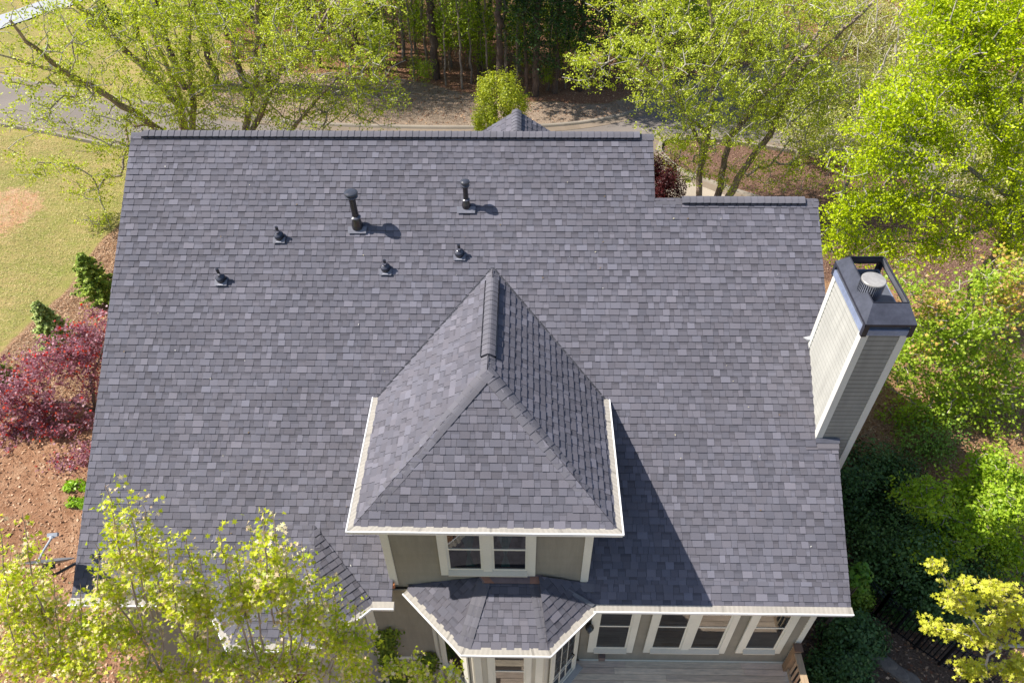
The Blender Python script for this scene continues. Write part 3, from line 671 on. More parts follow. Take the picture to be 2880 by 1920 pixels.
# satellite dish on the left eave corner --------------------------------
dc = at_y(138, 1578, -8.0); DN = Vector(_U)-Vector(ray(138, 1578)).normalized()*Vector(_U).dot(Vector(ray(138, 1578)).normalized()); DN.normalize(); DN = (DN+Vector(_R)*.03-Vector(ray(138, 1578)).normalized()*.05).normalized()
dish = empty('satellite_dish', tuple(dc), 'grey satellite dish seen edge on with its arm standing up beside the left eave', 'satellite dish')
a_ = Vector((1, 0, 0)); a_ = (a_-DN*a_.dot(DN)).normalized(); b_ = DN.cross(a_)
def dpt(r, t, h): return Vector(dc)+a_*(math.cos(t)*r*1.0)+b_*(math.sin(t)*r*.85)+DN*h
m = MB(); NR, NT = 7, 36
for i in range(NR):
    r0, r1 = .44*i/NR, .44*(i+1)/NR; f = lambda r: r*r*.38-.05
    for t in range(NT):
        t0, t1 = t*2*math.pi/NT, (t+1)*2*math.pi/NT
        m.poly([dpt(r0, t0, f(r0)), dpt(r1, t0, f(r1)), dpt(r1, t1, f(r1)), dpt(r0, t1, f(r0))], (.16, .17, .19))
        m.poly([dpt(r0, t1, f(r0)-.012), dpt(r1, t1, f(r1)-.012), dpt(r1, t0, f(r1)-.012), dpt(r0, t0, f(r0)-.012)], (.12, .125, .14))
        if i == NR-1: m.poly([dpt(r1, t0, f(r1)-.012), dpt(r1, t1, f(r1)-.012), dpt(r1, t1, f(r1)), dpt(r1, t0, f(r1))], (.16, .17, .19))
m.build('reflector', MMETAL, dish)
m = MB(); tip = Vector(dc)+DN*.46+a_*.05
m.tube([Vector(dc)-b_*.36+DN*.0, Vector(dc)-b_*.2+DN*.2, tip], .022, 8, (.42, .44, .47)); m.build('feed_arm', MMETAL, dish)
m = MB(); m.obox(tip-a_*.09-b_*.03, a_, b_, DN, .2, .06, .07, (.34, .36, .4)); m.tube([tip-DN*.03, tip+DN*.02], .05, 12, (.5, .52, .55)); m.build('receiver', MMETAL, dish)
m = MB(); foot = Vector((-.02, -7.75, ZE+.35))
m.tube([Vector(dc)-DN*.06, Vector(dc)-DN*.16, Vector(dc)-DN*.2+Vector((0, .05, -.2)), foot], .03, 8, (.05, .05, .055)); m.obox(Vector(dc)-DN*.14-a_*.08-b_*.07, a_, b_, DN, .16, .14, .1, (.05, .05, .055)); m.build('mount', MBLACK, dish)

# deck -------------------------------------------------------------------
deck = empty('wooden_deck', (12.3, -9.3, -8.85), 'weathered grey wooden deck against the back wall under the row of windows', 'deck')
m = MB(); rng = random.Random(4); y = -8.035; k_ = 0
while y > -12.0:
    x = 9.0-rng.uniform(0, 2)
    while x < 14.93:
        x2 = min(x+rng.uniform(2.5, 4.5), 14.93)
        v = rng.uniform(.82, 1.16); c = (.72*v, .58*v*rng.uniform(.97, 1.03), .44*v)
        if x2 > 7.5: m.prism([(x+.002, y-.138, -8.80), (x2-.002, y-.138, -8.80), (x2-.002, y, -8.80), (x+.002, y, -8.80)], (0, 0, -.03), c, True)
        x = x2
    y -= .145
m.build('deck_boards', MWOOD, deck)
m = MB(); m.box((7.4, -12.0, -9.08), (14.9, -8.1, -8.84), (.12, .09, .07)); m.build('joists', MWOOD, deck)
for (x_, y_) in ((14.8, -11.8), (14.8, -8.3), (10.5, -11.8)):
    m = MB(); m.box((x_-.07, y_-.07, -11.7), (x_+.07, y_+.07, -9.09), (.2, .15, .11)); m.build('support_post', MWOODY, deck)
wc = (.40, .29, .185)
m = MB(); m.box((14.79, -8.22, -9.0), (14.93, -8.08, -7.74), (.30, .19, .11)); m.prism([(14.77, -8.24, -7.70), (14.95, -8.24, -7.70), (14.95, -8.06, -7.70), (14.77, -8.06, -7.70)], (0, 0, -.035), (.2, .12, .08), True); m.build('corner_post', MWOODY, deck)
m = MB(); m.box((14.79, -12, -7.86), (14.93, -8.23, -7.82), wc); m.build('handrail', MWOODY, deck)
m = MB(); m.box((14.83, -12, -8.70), (14.87, -8.23, -8.61), wc); m.build('bottom_rail', MWOODY, deck)
for i in range(27):
    yb_ = -8.34-i*.135
    m = MB(); m.box((14.84, yb_-.018, -8.608), (14.875, yb_+.018, -7.862), (wc[0]*random.uniform(.85, 1.15), wc[1]*.98, wc[2])); m.build('baluster', MWOODY, deck)
# wall lantern and outlet box
ln = empty('wall_lantern', (10.30, -8.06, -6.95), 'dark bronze wall lantern beside the glazed bay door under the eave', 'wall lamp')
m = MB(); m.lathe((10.30, -8.14, -7.12), (0, 0, 1), [(.0, -.02), (.035, 0), (.065, .1), (.09, .2), (.095, .22), (.04, .28), (.0, .31)], 10, (.03, .024, .02)); m.build('lamp_body', MBLACK, ln)
m = MB(); m.tube([(10.30, -8.02, -7.0), (10.30, -8.08, -6.82), (10.30, -8.14, -6.82)], .012, 8, (.03, .024, .02)); m.lathe((10.30, -8.018, -7.0), (0, -1, 0), [(.05, 0), (.045, .015)], 12, (.03, .024, .02)); m.build('bracket', MBLACK, ln)
m = MB(); m.box((10.62, -8.12, -8.62), (10.76, -8.02, -8.46), (.24, .17, .14)); o = m.build('outlet_box', MTRIM, None); tag(o, 'small brown weatherproof outlet box on the wall below the left rear window', 'outlet box')
o = MB(); o.box((9.0, -9.16, -8.05), (9.12, -9.04, -7.86), (.035, .028, .025)); o.lathe((9.06, -9.1, -7.86), (0, 0, 1), [(.085, 0), (.03, .06), (0, .075)], 8, (.035, .028, .025)); o = o.build('wall_lantern', MBLACK, None); tag(o, 'dark lantern on the front face of the bay right of its window', 'wall lamp')

# ------------------------------------------------------------------ ground
def axis(lo, hi, step, far):
    a = list(np.arange(lo, hi+1e-6, step)); s = step*2; l, h = lo, hi
    while l > -far: l -= s; a.insert(0, l); s *= 1.35
    s = step*2
    while h < far: h += s; a.append(h); s *= 1.35
    return np.array(a)
gx = axis(-30, 46, .22, 420); gy = axis(-16, 46, .22, 420)
GXX, GYY = np.meshgrid(gx, gy)
GZZ = terrain(GXX, GYY)
def inside(poly, X, Y):
    r = np.zeros(X.shape, bool); n = len(poly)
    for i in range(n):
        (x0, y0), (x1, y1) = poly[i], poly[(i+1) % n]
        c = ((y0 > Y) != (y1 > Y)) & (X < (x1-x0)*(Y-y0)/(y1-y0+1e-12)+x0); r ^= c
    return r
def blur(a, n):
    for _ in range(n):
        b = np.pad(a, 1, mode='edge'); a = (b[1:-1, 1:-1]*2+b[:-2, 1:-1]+b[2:, 1:-1]+b[1:-1, :-2]+b[1:-1, 2:])/6
    return a
farcurb = [(-60, 36), (-40, 29.5), (-27, 25.4), (-19.3, 22.9), (-14.4, 21.2), (-8.9, 19.5), (-4.6, 18.4), (-1, 17.75), (2.6, 17.5), (6, 17.45), (10, 17.65), (12.7, 18.3), (14.6, 19.3), (17, 21.2), (20.5, 22.8), (25, 22.4), (30, 19.5), (36, 14.0), (46, 6)]
nearcurb = [(-60, 30.5), (-40, 24.8), (-27, 20.8), (-19, 18.5), (-14.7, 17.3), (-12.6, 16.6), (-9.6, 15.6), (-5, 14.2), (0, 13.4), (6, 13.2), (11, 13.3), (14.2, 13.3)]
island = [(15.0, 15.9), (15.25, 14.6), (15.8, 13.6), (16.75, 12.85), (17.75, 12.1), (19.0, 11.3), (20, 10.6), (19.3, 6.5), (46, 4), (46, 4.2), (32, 9.6), (27, 12.4), (24.3, 14.2), (20.7, 15.7), (17.4, 16.6), (15.5, 16.6)]
islandedge = [(20.2, 10.5), (19.0, 11.3), (17.75, 12.1), (16.75, 12.85), (15.8, 13.6), (15.25, 14.6), (15.0, 15.6), (15.5, 16.5), (17.4, 16.6), (20.7, 15.7), (24.3, 14.2), (27, 12.4), (32, 9.6), (46, 4.2)]
road = nearcurb+[(14.6, 14.2), (15.0, 15.9), (15.5, 16.6), (17.4, 16.6), (20.7, 15.7), (24.3, 14.2), (27, 12.4), (32, 9.6), (46, 4.2)]+farcurb[::-1]
straw = [(0, 13), (-6.8, 11.6), (-7.7, 9.5), (-8.0, 7.6), (-7.9, 5.6), (-8.3, 3.6), (-8.7, 2), (-10.5, 0.2), (-30, -3), (-30, -16), (2, -16), (2, 13)]
dirt = [(2, 1.2), (-3.5, .6), (-6, -.2), (-8, -1.6), (-14, -5), (-20, -16), (8, -16), (8, 1.2)]
verge = [(-7.5, 19.2), (-7.5, 24), (-4.5, 24), (3.5, 22.7), (5.7, 21.4), (9, 20.5), (13.0, 20.2), (16, 22), (20, 25), (26, 24), (24, 21), (12, 17.2), (-4, 17)]
woods = [(-9.5, 31), (-7.5, 24.2), (-6.4, 24.8), (-4, 23.8), (3.5, 22.6), (5.7, 21.3), (9, 20.4), (13, 20.2), (17, 23), (23, 25.5), (60, 20), (420, 20), (420, 420), (-420, 420), (-420, 60), (-40, 46), (-18, 38)]
mulch = island
rightleaf = [(14, 8), (19.3, 6.5), (30, 6), (420, -20), (420, -420), (10, -420), (10, 8)]
darkm = [(15.0, -2.2), (17.6, -1.6), (19.5, -3.2), (26, -8), (40, -16), (40, -60), (8, -60), (8, -8), (15, -8)]
clay = [(-13.5, 12.5), (-11.8, 12.2), (-11.0, 10.6), (-11.8, 8.5), (-13.6, 7.2), (-16, 6.8), (-17, 9.5)]
def zone(p, n): return blur(inside(p, GXX, GYY).astype(float), n)
zA = np.stack([zone(straw, 3), zone(dirt, 12), zone(verge, 6)], -1)
zB = np.stack([zone(woods, 5), zone(mulch, 2), zone(rightleaf, 8)], -1)
zC = np.stack([zone(darkm, 8), zone(clay, 9)*.75, zone([(-12, 6.6), (-10.6, 6.2), (-10.8, 5.2), (-12.6, 5.3)], 5)*.7], -1)
me = bpy.data.meshes.new('ground'); nx, ny = len(gx), len(gy)
V = np.stack([GXX, GYY, GZZ], -1).reshape(-1, 3); idx = np.arange(nx*ny).reshape(ny, nx)
Fq = np.stack([idx[:-1, :-1], idx[:-1, 1:], idx[1:, 1:], idx[1:, :-1]], -1).reshape(-1, 4)
ground = quads_object('ground', V, Fq, None, None, None, True); tag(ground, kind='structure')
for nm, z in (('zone_a', zA), ('zone_b', zB), ('zone_c', zC)):
    a = ground.data.attributes.new(nm, 'FLOAT_COLOR', 'POINT'); b = np.ones((len(V), 4), np.float32); b[:, :3] = z.reshape(-1, 3); a.data.foreach_set('color', b.ravel())
m_, nt, N, L, P = new_mat('garden_ground')
def zones(nm):
    a = N.new('ShaderNodeAttribute'); a.attribute_name = nm; s = N.new('ShaderNodeSeparateColor'); L.new(a.outputs['Color'], s.inputs[0]); return s.outputs
ZA, ZBo, ZCo = zones('zone_a'), zones('zone_b'), zones('zone_c')
v1 = coords(N, L); big = noise(N, L, .35, 5, .6, v1); mid = noise(N, L, 2.2, 5, .65, v1); fine = noise(N, L, 16, 4, .7, v1); ed = noise(N, L, 3.5, 5, .7, v1)
vs = coords(N, L, (1, 5, 1), (0, 0, .6)); strawn = noise(N, L, 9, 5, .75, vs)
vs2 = coords(N, L, (5, 1, 1), (0, 0, .3)); strawn2 = noise(N, L, 9, 5, .75, vs2)
def ramp(f, *cs):
    r = N.new('ShaderNodeValToRGB'); L.new(f, r.inputs[0]); e_ = r.color_ramp.elements
    while len(e_) < len(cs): e_.new(.5)
    for i, (p, c) in enumerate(cs): e_[i].position = p; e_[i].color = (*c, 1)
    return r.outputs[0]
lawn = mixc(N, L, remap(N, L, mid, .35, .65, 0, 1), (.38, .31, .12), (.28, .29, .07))
lawn = mixc(N, L, remap(N, L, big, .35, .62, 0, .8), lawn, (.50, .35, .165))
lawn = mixc(N, L, remap(N, L, noise(N, L, .9, 6, .7, vs), .42, .62, 0, .55), lawn, (.24, .27, .055))
lawn = mixc(N, L, remap(N, L, fine, .35, .7, 0, .5), lawn, (.17, .165, .045))
strawc = mixc(N, L, remap(N, L, strawn, .35, .65, 0, 1), (.13, .065, .035), (.44, .27, .165))
strawc = mixc(N, L, remap(N, L, strawn2, .45, .7, 0, .7), strawc, (.52, .34, .22))
dirtc = ramp(mid, (.3, (.22, .105, .055)), (.5, (.33, .175, .10)), (.7, (.42, .25, .15)))
dirtc = mixc(N, L, remap(N, L, fine, .5, .75, 0, .6), dirtc, (.5, .34, .22))
vergec = ramp(fine, (.3, (.20, .14, .10)), (.55, (.36, .275, .205)), (.75, (.46, .37, .29)))
woodc = ramp(fine, (.3, (.15, .07, .04)), (.5, (.32, .165, .10)), (.72, (.50, .29, .19)))
mulchc = ramp(fine, (.3, (.085, .045, .032)), (.5, (.20, .115, .082)), (.75, (.33, .21, .155)))
leafc = ramp(fine, (.3, (.17, .09, .045)), (.5, (.34, .195, .11)), (.72, (.50, .32, .20)))
darkc = ramp(fine, (.3, (.08, .052, .036)), (.55, (.17, .115, .08)), (.78, (.30, .20, .14)))
clayc = mixc(N, L, remap(N, L, mid, .35, .65, 0, 1), (.52, .27, .15), (.56, .38, .24))
c = lawn
def layer(c, w, col, amp=.7):
    s = N.new('ShaderNodeMath'); s.operation = 'MULTIPLY_ADD'; L.new(ed, s.inputs[0]); s.inputs[1].default_value = amp; s.inputs[2].default_value = -amp*.5
    t = N.new('ShaderNodeMath'); t.operation = 'ADD'; L.new(w, t.inputs[0]); L.new(s.outputs[0], t.inputs[1])
    return mixc(N, L, remap(N, L, t.outputs[0], .38, .62, 0, 1), c, col)
c = layer(c, ZCo[1], clayc, 1.1); c = layer(c, ZCo[2], clayc, 1.2); c = layer(c, ZA[2], vergec); c = layer(c, ZBo[0], woodc); c = layer(c, ZA[0], strawc, .4); c = layer(c, ZA[1], dirtc)
c = layer(c, ZBo[2], leafc); c = layer(c, ZBo[1], mulchc, .25); c = layer(c, ZCo[0], darkc)
L.new(c, P.inputs['Base Color']); P.inputs['Roughness'].default_value = .95; P.inputs['Specular IOR Level'].default_value = .1
bump(N, L, P, fine, .9, .08)
ground.data.materials.append(m_)
# road, kerbs, driveways -------------------------------------------------
def sheet(name, poly, dz, mat, col, parent=None, step=1.0):
    """a flat sheet draped on the terrain: the polygon is triangulated and cut into a fine grid"""
    bm = bmesh.new(); f = bm.faces.new([bm.verts.new((p[0], p[1], 0)) for p in poly]); bmesh.ops.triangulate(bm, faces=[f])
    xs = [p[0] for p in poly]; ys = [p[1] for p in poly]
    for ax, lo_, hi_ in ((0, min(xs), max(xs)), (1, min(ys), max(ys))):
        t = lo_+step
        while t < hi_:
            co = (t, 0, 0) if ax == 0 else (0, t, 0); no = (1, 0, 0) if ax == 0 else (0, 1, 0)
            bmesh.ops.bisect_plane(bm, geom=bm.verts[:]+bm.edges[:]+bm.faces[:], plane_co=co, plane_no=no); t += step
    for v in bm.verts: v.co.z = gz(v.co.x, v.co.y)+dz
    bmesh.ops.recalc_face_normals(bm, faces=bm.faces)
    if sum(f.normal.z for f in bm.faces) < 0: bmesh.ops.reverse_faces(bm, faces=bm.faces)
    me = bpy.data.meshes.new(name); bm.to_mesh(me); bm.free()
    a = me.attributes.new('tint', 'FLOAT_COLOR', 'POINT'); b = np.ones((len(me.vertices), 4), np.float32); b[:, :3] = col; a.data.foreach_set('color', b.ravel())
    return link(me, name, mat, parent)
tag(sheet('road', road, .05, MASPH, (.215, .185, .165), step=1.5), kind='structure')
drive = [(11.2, 6.8), (17.6, 6.8), (18.8, 9.6), (19.0, 11.3), (17.75, 12.1), (16.75, 12.85), (15.8, 13.6), (15.25, 14.6), (14.3, 13.36), (12.3, 13.2), (11.2, 12)]
tag(sheet('driveway', drive, .056, MCONC, (.40, .34, .275), step=1.5), kind='structure')
drive2 = [(-30, 26.6), (-23.2, 29.8), (-20.2, 33.0), (-17.2, 38), (-15.4, 38), (-18.8, 32.2), (-22.2, 28.4), (-29, 25.9)]
tag(sheet('side_driveway', drive2, .056, MCONC, (.42, .43, .46), step=1.5), kind='structure')
def smooth_path(P, n=4):
    out = []
    for i in range(len(P)-1):
        p0, p1, p2, p3 = P[max(i-1, 0)], P[i], P[i+1], P[min(i+2, len(P)-1)]
        for k in range(n):
            t = k/n; out.append(tuple(.5*((2*p1[j])+(-p0[j]+p2[j])*t+(2*p0[j]-5*p1[j]+4*p2[j]-p3[j])*t*t+(-p0[j]+3*p1[j]-3*p2[j]+p3[j])*t**3) for j in (0, 1)))
    out.append(P[-1]); return out
def kerb(name, P, side, w=.16, apron=.42, h=.17):
    P = smooth_path(P); m = MB(); mm = MB()
    for i in range(len(P)-1):
        a, b = Vector((*P[i], 0)), Vector((*P[i+1], 0)); d = (b-a).normalized(); o = Vector((d.y, -d.x, 0))*side
        n0 = (Vector((*P[min(i+1, len(P)-1)], 0))-Vector((*P[max(i-1, 0)], 0))).normalized(); n1 = (Vector((*P[min(i+2, len(P)-1)], 0))-Vector((*P[i], 0))).normalized()
        oa = Vector((n0.y, -n0.x, 0))*side; ob = Vector((n1.y, -n1.x, 0))*side
        prof = [(w, 0), (w, h), (.03, h+.005), (0, h-.03), (-.03, .075), (-apron, .064), (-apron, 0)]
        za, zb = gz(a.x, a.y), gz(b.x, b.y)
        v = random.uniform(.94, 1.05)
        for j in range(len(prof)-1):
            (p0, q0), (p1, q1) = prof[j], prof[j+1]
            cc = (.30*v, .26*v, .215*v) if j != 4 else (.24*v, .19*v, .145*v)
            m.poly([a+oa*p0+Vector((0, 0, za+q0)), b+ob*p0+Vector((0, 0, zb+q0)), b+ob*p1+Vector((0, 0, zb+q1)), a+oa*p1+Vector((0, 0, za+q1))], cc)
    tag(m.build(name, MCONC, None), kind='structure')
kerb('kerb', farcurb, -1); kerb('kerb', nearcurb, 1); kerb('kerb', islandedge, 1)

# litter: fallen leaves on the woods floor and the shady slope, chips on the mulch ------
def litter(name, polys, n, size, cols, seed, label, wd=(.25, .7)):
    rs = np.random.RandomState(seed); pts = []
    for poly, frac in polys:
        k = int(n*frac); xs = [p[0] for p in poly]; ys = [p[1] for p in poly]; got = 0
        while got < k:
            X = rs.uniform(max(min(xs), -32), min(max(xs), 48), k*2); Y = rs.uniform(max(min(ys), -16), min(max(ys), 46), k*2)
            mk = inside(poly, X, Y); X, Y = X[mk][:k-got], Y[mk][:k-got]; got += len(X); pts.append(np.stack([X, Y], -1))
    Pn = np.concatenate(pts); m = len(Pn); z = terrain(Pn[:, 0], Pn[:, 1])+rs.uniform(.01, .05, m)
    a = rs.uniform(0, 6.28, m); t = rs.uniform(-.5, .5, (m, 2)); s = size*rs.uniform(.5, 1.5, m)
    U = np.stack([np.cos(a), np.sin(a), t[:, 0]], -1)*s[:, None]; Vv = np.stack([-np.sin(a), np.cos(a), t[:, 1]], -1)*s[:, None]*rs.uniform(wd[0], wd[1], m)[:, None]
    c0 = np.stack([Pn[:, 0], Pn[:, 1], z], -1)
    Vx = np.stack([c0-U, c0-Vv, c0+U, c0+Vv], 1).reshape(-1, 3); Fx = np.arange(m*4).reshape(-1, 4)
    C = np.array(cols)[rs.randint(0, len(cols), m)]*rs.uniform(.7, 1.25, m)[:, None]
    o = quads_object(name, Vx, Fx, np.repeat(C, 4, 0), MPLAIN, None); tag(o, label, 'litter', kind='stuff')
wv = [(-9, 20), (-9, 34), (30, 34), (26, 22), (13, 18.5), (3, 18)]
litter('leaf_litter', [(woods, .45), (wv, .25), (rightleaf, .18), ([(14.5, 3), (14.5, -12), (28, -12), (28, 6)], .12)], 90000, .045, [(.30, .15, .08), (.42, .25, .14), (.2, .09, .05), (.5, .33, .2)], 5, 'brown fallen leaves spread over the woods floor and shady slope')
litter('mulch_chips', [(mulch, .6), (darkm, .4)], 30000, .028, [(.28, .17, .12), (.14, .08, .06), (.4, .28, .2)], 6, 'red brown bark chips on the garden beds right of the house')
litter('soil_clods', [(dirt, 1)], 26000, .035, [(.30, .16, .09), (.46, .28, .17), (.14, .07, .04), (.56, .38, .25)], 17, 'crumbly brown soil clods and twigs on the bare bed at the left', (.3, .9))
litter('pine_straw', [([(-.0, 12.6), (-6.8, 11.4), (-7.6, 9.5), (-7.9, 7.6), (-7.8, 5.6), (-8.2, 3.6), (-8.6, 2), (-10.5, -.2), (-3, .2), (0, 0)], .75), (dirt, .12)], 90000, .07, [(.5, .33, .2), (.36, .19, .1), (.6, .42, .28), (.18, .09, .05)], 7, 'tan pine straw mulch in the bed along the left side of the house', (.06, .14))

litter('grass', [([(-8, 9.6), (-8.4, 5), (-9, 1.6), (-20, -4), (-22, 18), (-9, 15.4), (-7, 12)], 1)], 90000, .05, [(.50, .42, .17), (.34, .37, .09), (.66, .54, .28), (.20, .25, .05)], 8, 'short green and straw coloured grass blades of the left lawn', (.06, .12))
# ------------------------------------------------------------------ trees
def rand_unit(rs, n):
    v = rs.normal(size=(n, 3)); return v/np.linalg.norm(v, axis=1)[:, None]
LEAF_Q = [(-1, 0), (-.1, -.62), (1, 0), (-.1, .62)]
MAPLE = [(-1, 0), (-.35, -.28), (-.55, -.95), (-.02, -.5), (.35, -.95), (.35, -.32), (1.05, 0), (.35, .32), (.35, .95), (-.02, .5), (-.55, .95), (-.35, .28)]
def leaf_mesh(name, centres, normals, size, cols, mat, parent, rs, shape=LEAF_Q, fold=.18):
    n = len(centres); k = len(shape)
    a = rand_unit(rs, n); t = np.cross(normals, a); t /= np.linalg.norm(t, axis=1)[:, None]+1e-9; b = np.cross(normals, t)
    s = size[:, None]
    vs = []
    for (p, q) in shape:
        lift = fold*abs(q)+(-.12*p*p)
        vs.append(centres+t*s*p*.5+b*s*q*.5+normals*s*lift*.5)
    V = np.stack(vs, 1).reshape(-1, 3)
    if k == 4: Fq = np.arange(n*4).reshape(-1, 4)
    else: Fq = np.arange(n*k).reshape(-1, k)
    return quads_object(name, V, Fq, np.repeat(cols, k, 0), mat, parent)
def blobs(lst):
    """crown volumes given where they stand: (px, py, depth y, half width px, half height px, half depth m)"""
    out = []
    for (u, v, y, ru, rv, ry) in lst:
        p = at_y(u, v, y); d = depth(p)/FPX; out.append((p, np.array([ru*d, ry, rv*d/.85])))
    return out
def tree(name, label, cat, stems, crown, ntips, nleaf, lsize, palette, group=None, seed=1, bark=(.20, .155, .125), twig=(.3, .27, .24),
         spread=.3, shape=LEAF_Q, mat=None, droop=.0, r0=.006, base=None, up=.35, leafy=1.0, hollow=0.0, accents=None, maxr=9, zmin=None, clump=.075):
    rs = np.random.RandomState(seed); nodes = []; par = []; fixr = []
    for st in stems:
        pj = None; s0 = len(nodes)
        # attach later stems to the closest earlier node when their first point has no radius given
        if nodes and st[0][3] is None:
            A = np.array(nodes); pj = int(np.argmin(np.linalg.norm(A-np.array(st[0][:3]), axis=1))); pts = st
            pts = [(*nodes[pj], fixr[pj]*.75)]+[tuple(q) for q in st[1:]]
        else: pts = st
        for i in range(len(pts)):
            if i == 0:
                if pj is None: nodes.append(np.array(pts[0][:3], float)); par.append(-1); fixr.append(pts[0][3]); last = len(nodes)-1
                else: last = pj
                continue
            p, q = np.array(pts[i-1][:3], float), np.array(pts[i][:3], float); k = max(2, int(np.linalg.norm(q-p)/.35)); L_ = np.linalg.norm(q-p)
            for j in range(1, k+1):
                t = j/k; w = p+(q-p)*t+(rs.normal(size=3)*.022*L_**.5 if j < k else 0)
                nodes.append(w); par.append(last); fixr.append(pts[i-1][3]+(pts[i][3]-pts[i-1][3])*t); last = len(nodes)-1
    ns = len(nodes); tips = []
    cr = crown; wts = np.array([r[0]*r[1]*r[2] for _, r in cr])**.75; wts /= wts.sum()
    for ci, (c, r) in enumerate(cr):
        m = max(1, int(ntips*wts[ci])); d = rand_unit(rs, m)*(rs.uniform(hollow, 1, m)**(1/2.2))[:, None]; tips.append(c+d*r)
    tips = np.concatenate(tips)
    if zmin is not None: tips[:, 2] = np.maximum(tips[:, 2], zmin)
    A = np.array(nodes[:ns]); dm = np.min(np.linalg.norm(tips[:, None]-A[None], axis=2), axis=1); order = np.argsort(dm)
    arr = np.zeros((ns+len(tips)*6, 3)); arr[:ns] = A; cnt = ns; tipn = []; segs = []
    pen = np.zeros(len(arr)); 
    for ti in order:
        t = tips[ti]; D = t-arr[:cnt]; dist = np.linalg.norm(D, axis=1)
        cost = dist*(1-.35*np.clip(D[:, 2]/(dist+1e-6), -1, 1)*(1 if up > 0 else -1))+pen[:cnt]
        j = int(np.argmin(cost)); p = arr[j].copy(); L_ = dist[j]; k = 2 if L_ < .6 else 3 if L_ < 1.5 else 5
        mid = (p+t)/2+np.array([0, 0, up*.22*L_])+rs.normal(size=3)*.06*L_; last = j
        for q in range(1, k+1):
            s_ = q/k; w = p*(1-s_)**2+2*mid*s_*(1-s_)+t*s_*s_; arr[cnt] = w; par.append(last); fixr.append(0); pen[cnt] = .02; last = cnt; cnt += 1
            if q >= k-1: segs.append(last)
        tipn.append(last)
    N_ = cnt; arr = arr[:N_]; par = np.array(par); r = np.zeros(N_); acc = np.zeros(N_)
    kids = np.bincount(par[par >= 0], minlength=N_)
    acc[kids == 0] = r0**2.3
    for i in range(N_-1, -1, -1):
        r[i] = acc[i]**(1/2.3) if acc[i] > 0 else r0
        if i < ns and fixr[i]: r[i] = max(fixr[i], min(r[i], fixr[i]*1.2))
        if par[i] >= 0: acc[par[i]] += acc[i] if i >= ns else max(acc[i], 0)
    # wood mesh: one frustum per segment
    e1 = np.arange(N_)[par >= 0]; e0 = par[e1]; P0, P1 = arr[e0], arr[e1]; R0 = np.minimum(r[e0], np.where(e1 >= ns, r[e1]*1.35, r[e0])); R1 = r[e1]
    k = 6; d = P1-P0; L_ = np.linalg.norm(d, axis=1)[:, None]+1e-9; d = d/L_
    ref = np.where(np.abs(d[:, 2:3]) > .9, np.array([[1., 0, 0]]), np.array([[0, 0, 1.]])); a = np.cross(d, ref); a /= np.linalg.norm(a, axis=1)[:, None]; b = np.cross(d, a)
    ang = np.arange(k)*2*math.pi/k; ring = a[:, None]*np.cos(ang)[None, :, None]+b[:, None]*np.sin(ang)[None, :, None]
    V = np.concatenate([(P0-d*R0[:, None]*.4)[:, None]+ring*R0[:, None, None], (P1+d*R1[:, None]*.3)[:, None]+ring*R1[:, None, None]], 1)
    m = len(e1); basei = (np.arange(m)*2*k)[:, None]; ii = np.arange(k)
    Fq = np.stack([basei+ii, basei+(ii+1) % k, basei+k+(ii+1) % k, basei+k+ii], -1).reshape(-1, 4)
    f = np.clip((R1-.012)/.05, 0, 1)[:, None]; cc = (np.array(twig)*(1-f)+np.array(bark)*f)*rs.uniform(.8, 1.2, (m, 1))
    bp = np.array(stems[0][0][:3]) if base is None else np.array(base)
    root = empty(name, tuple(bp), label, cat, group)
    quads_object('trunk', V.reshape(-1, 3), Fq, np.repeat(cc, 2*k, 0), MBARK, root, True)
    # leaves
    if nleaf:
        sg = np.array(segs); sel = arr[sg]; prev = arr[par[sg]]; nl = int(nleaf*leafy); n = len(sg)*nl//2
        pick = rs.randint(0, len(sg), n); t = rs.uniform(0, 1, (n, 1)); c = prev[pick]*(1-t)+sel[pick]*t
        K_ = 3; co_ = rs.normal(size=(len(sg), K_, 3))*spread*np.array([1, 1, .6]); tt = rs.uniform(.3, 1, (len(sg), K_)); kk = rs.randint(0, K_, n)
        t = tt[pick, kk][:, None]; c = prev[pick]*(1-t)+sel[pick]*t
        off = co_[pick, kk]+rs.normal(size=(n, 3))*clump*np.array([1, 1, .6]); off[:, 2] -= droop*np.abs(rs.normal(size=n))
        c = c+off
        nr = rand_unit(rs, n)*.85+np.array([-.15, -.1, .75]); nr /= np.linalg.norm(nr, axis=1)[:, None]
        pal = np.array(palette); w = rs.uniform(0, 1, n)*.6+rs.uniform(0, 1, len(sg))[pick]*.4; w = w*(len(pal)-1); i0 = np.clip(w.astype(int), 0, len(pal)-2); fr = (w-i0)[:, None]
        col = pal[i0]*(1-fr)+pal[i0+1]*fr; col = col*rs.uniform(.8, 1.2, (n, 1))
        if accents is not None:
            fr_, acol, cond = accents; ac = rs.uniform(0, 1, n) < fr_*(cond(c) if cond else 1); col[ac] = np.array(acol)[rs.randint(0, len(acol), ac.sum())]*rs.uniform(.8, 1.2, (ac.sum(), 1))
        ls = lsize*rs.uniform(.55, 1.35, n)
        leaf_mesh('crown', c, nr, ls, col, mat or MLEAF, root, rs, shape)
    return root
def S(lst, y, r0, r1, yend=None):
    """stem through photo points at depth y (drifting to yend), radius r0 -> r1"""
    out = []; n = len(lst)
    for i, (u, v) in enumerate(lst):
        t = i/max(1, n-1); p = at_y(u, v, y+((yend if yend is not None else y)-y)*t)
        out.append((p[0], p[1], p[2], r0+(r1-r0)*t))
    return out
def grounded(st, dx=0, dy=0):
    """extend a stem from its first point down to the ground"""
    p = st[0]; x, y = p[0]+dx, p[1]+dy; return [(x, y, gz(x, y)-.1, p[3]*1.25)]+st
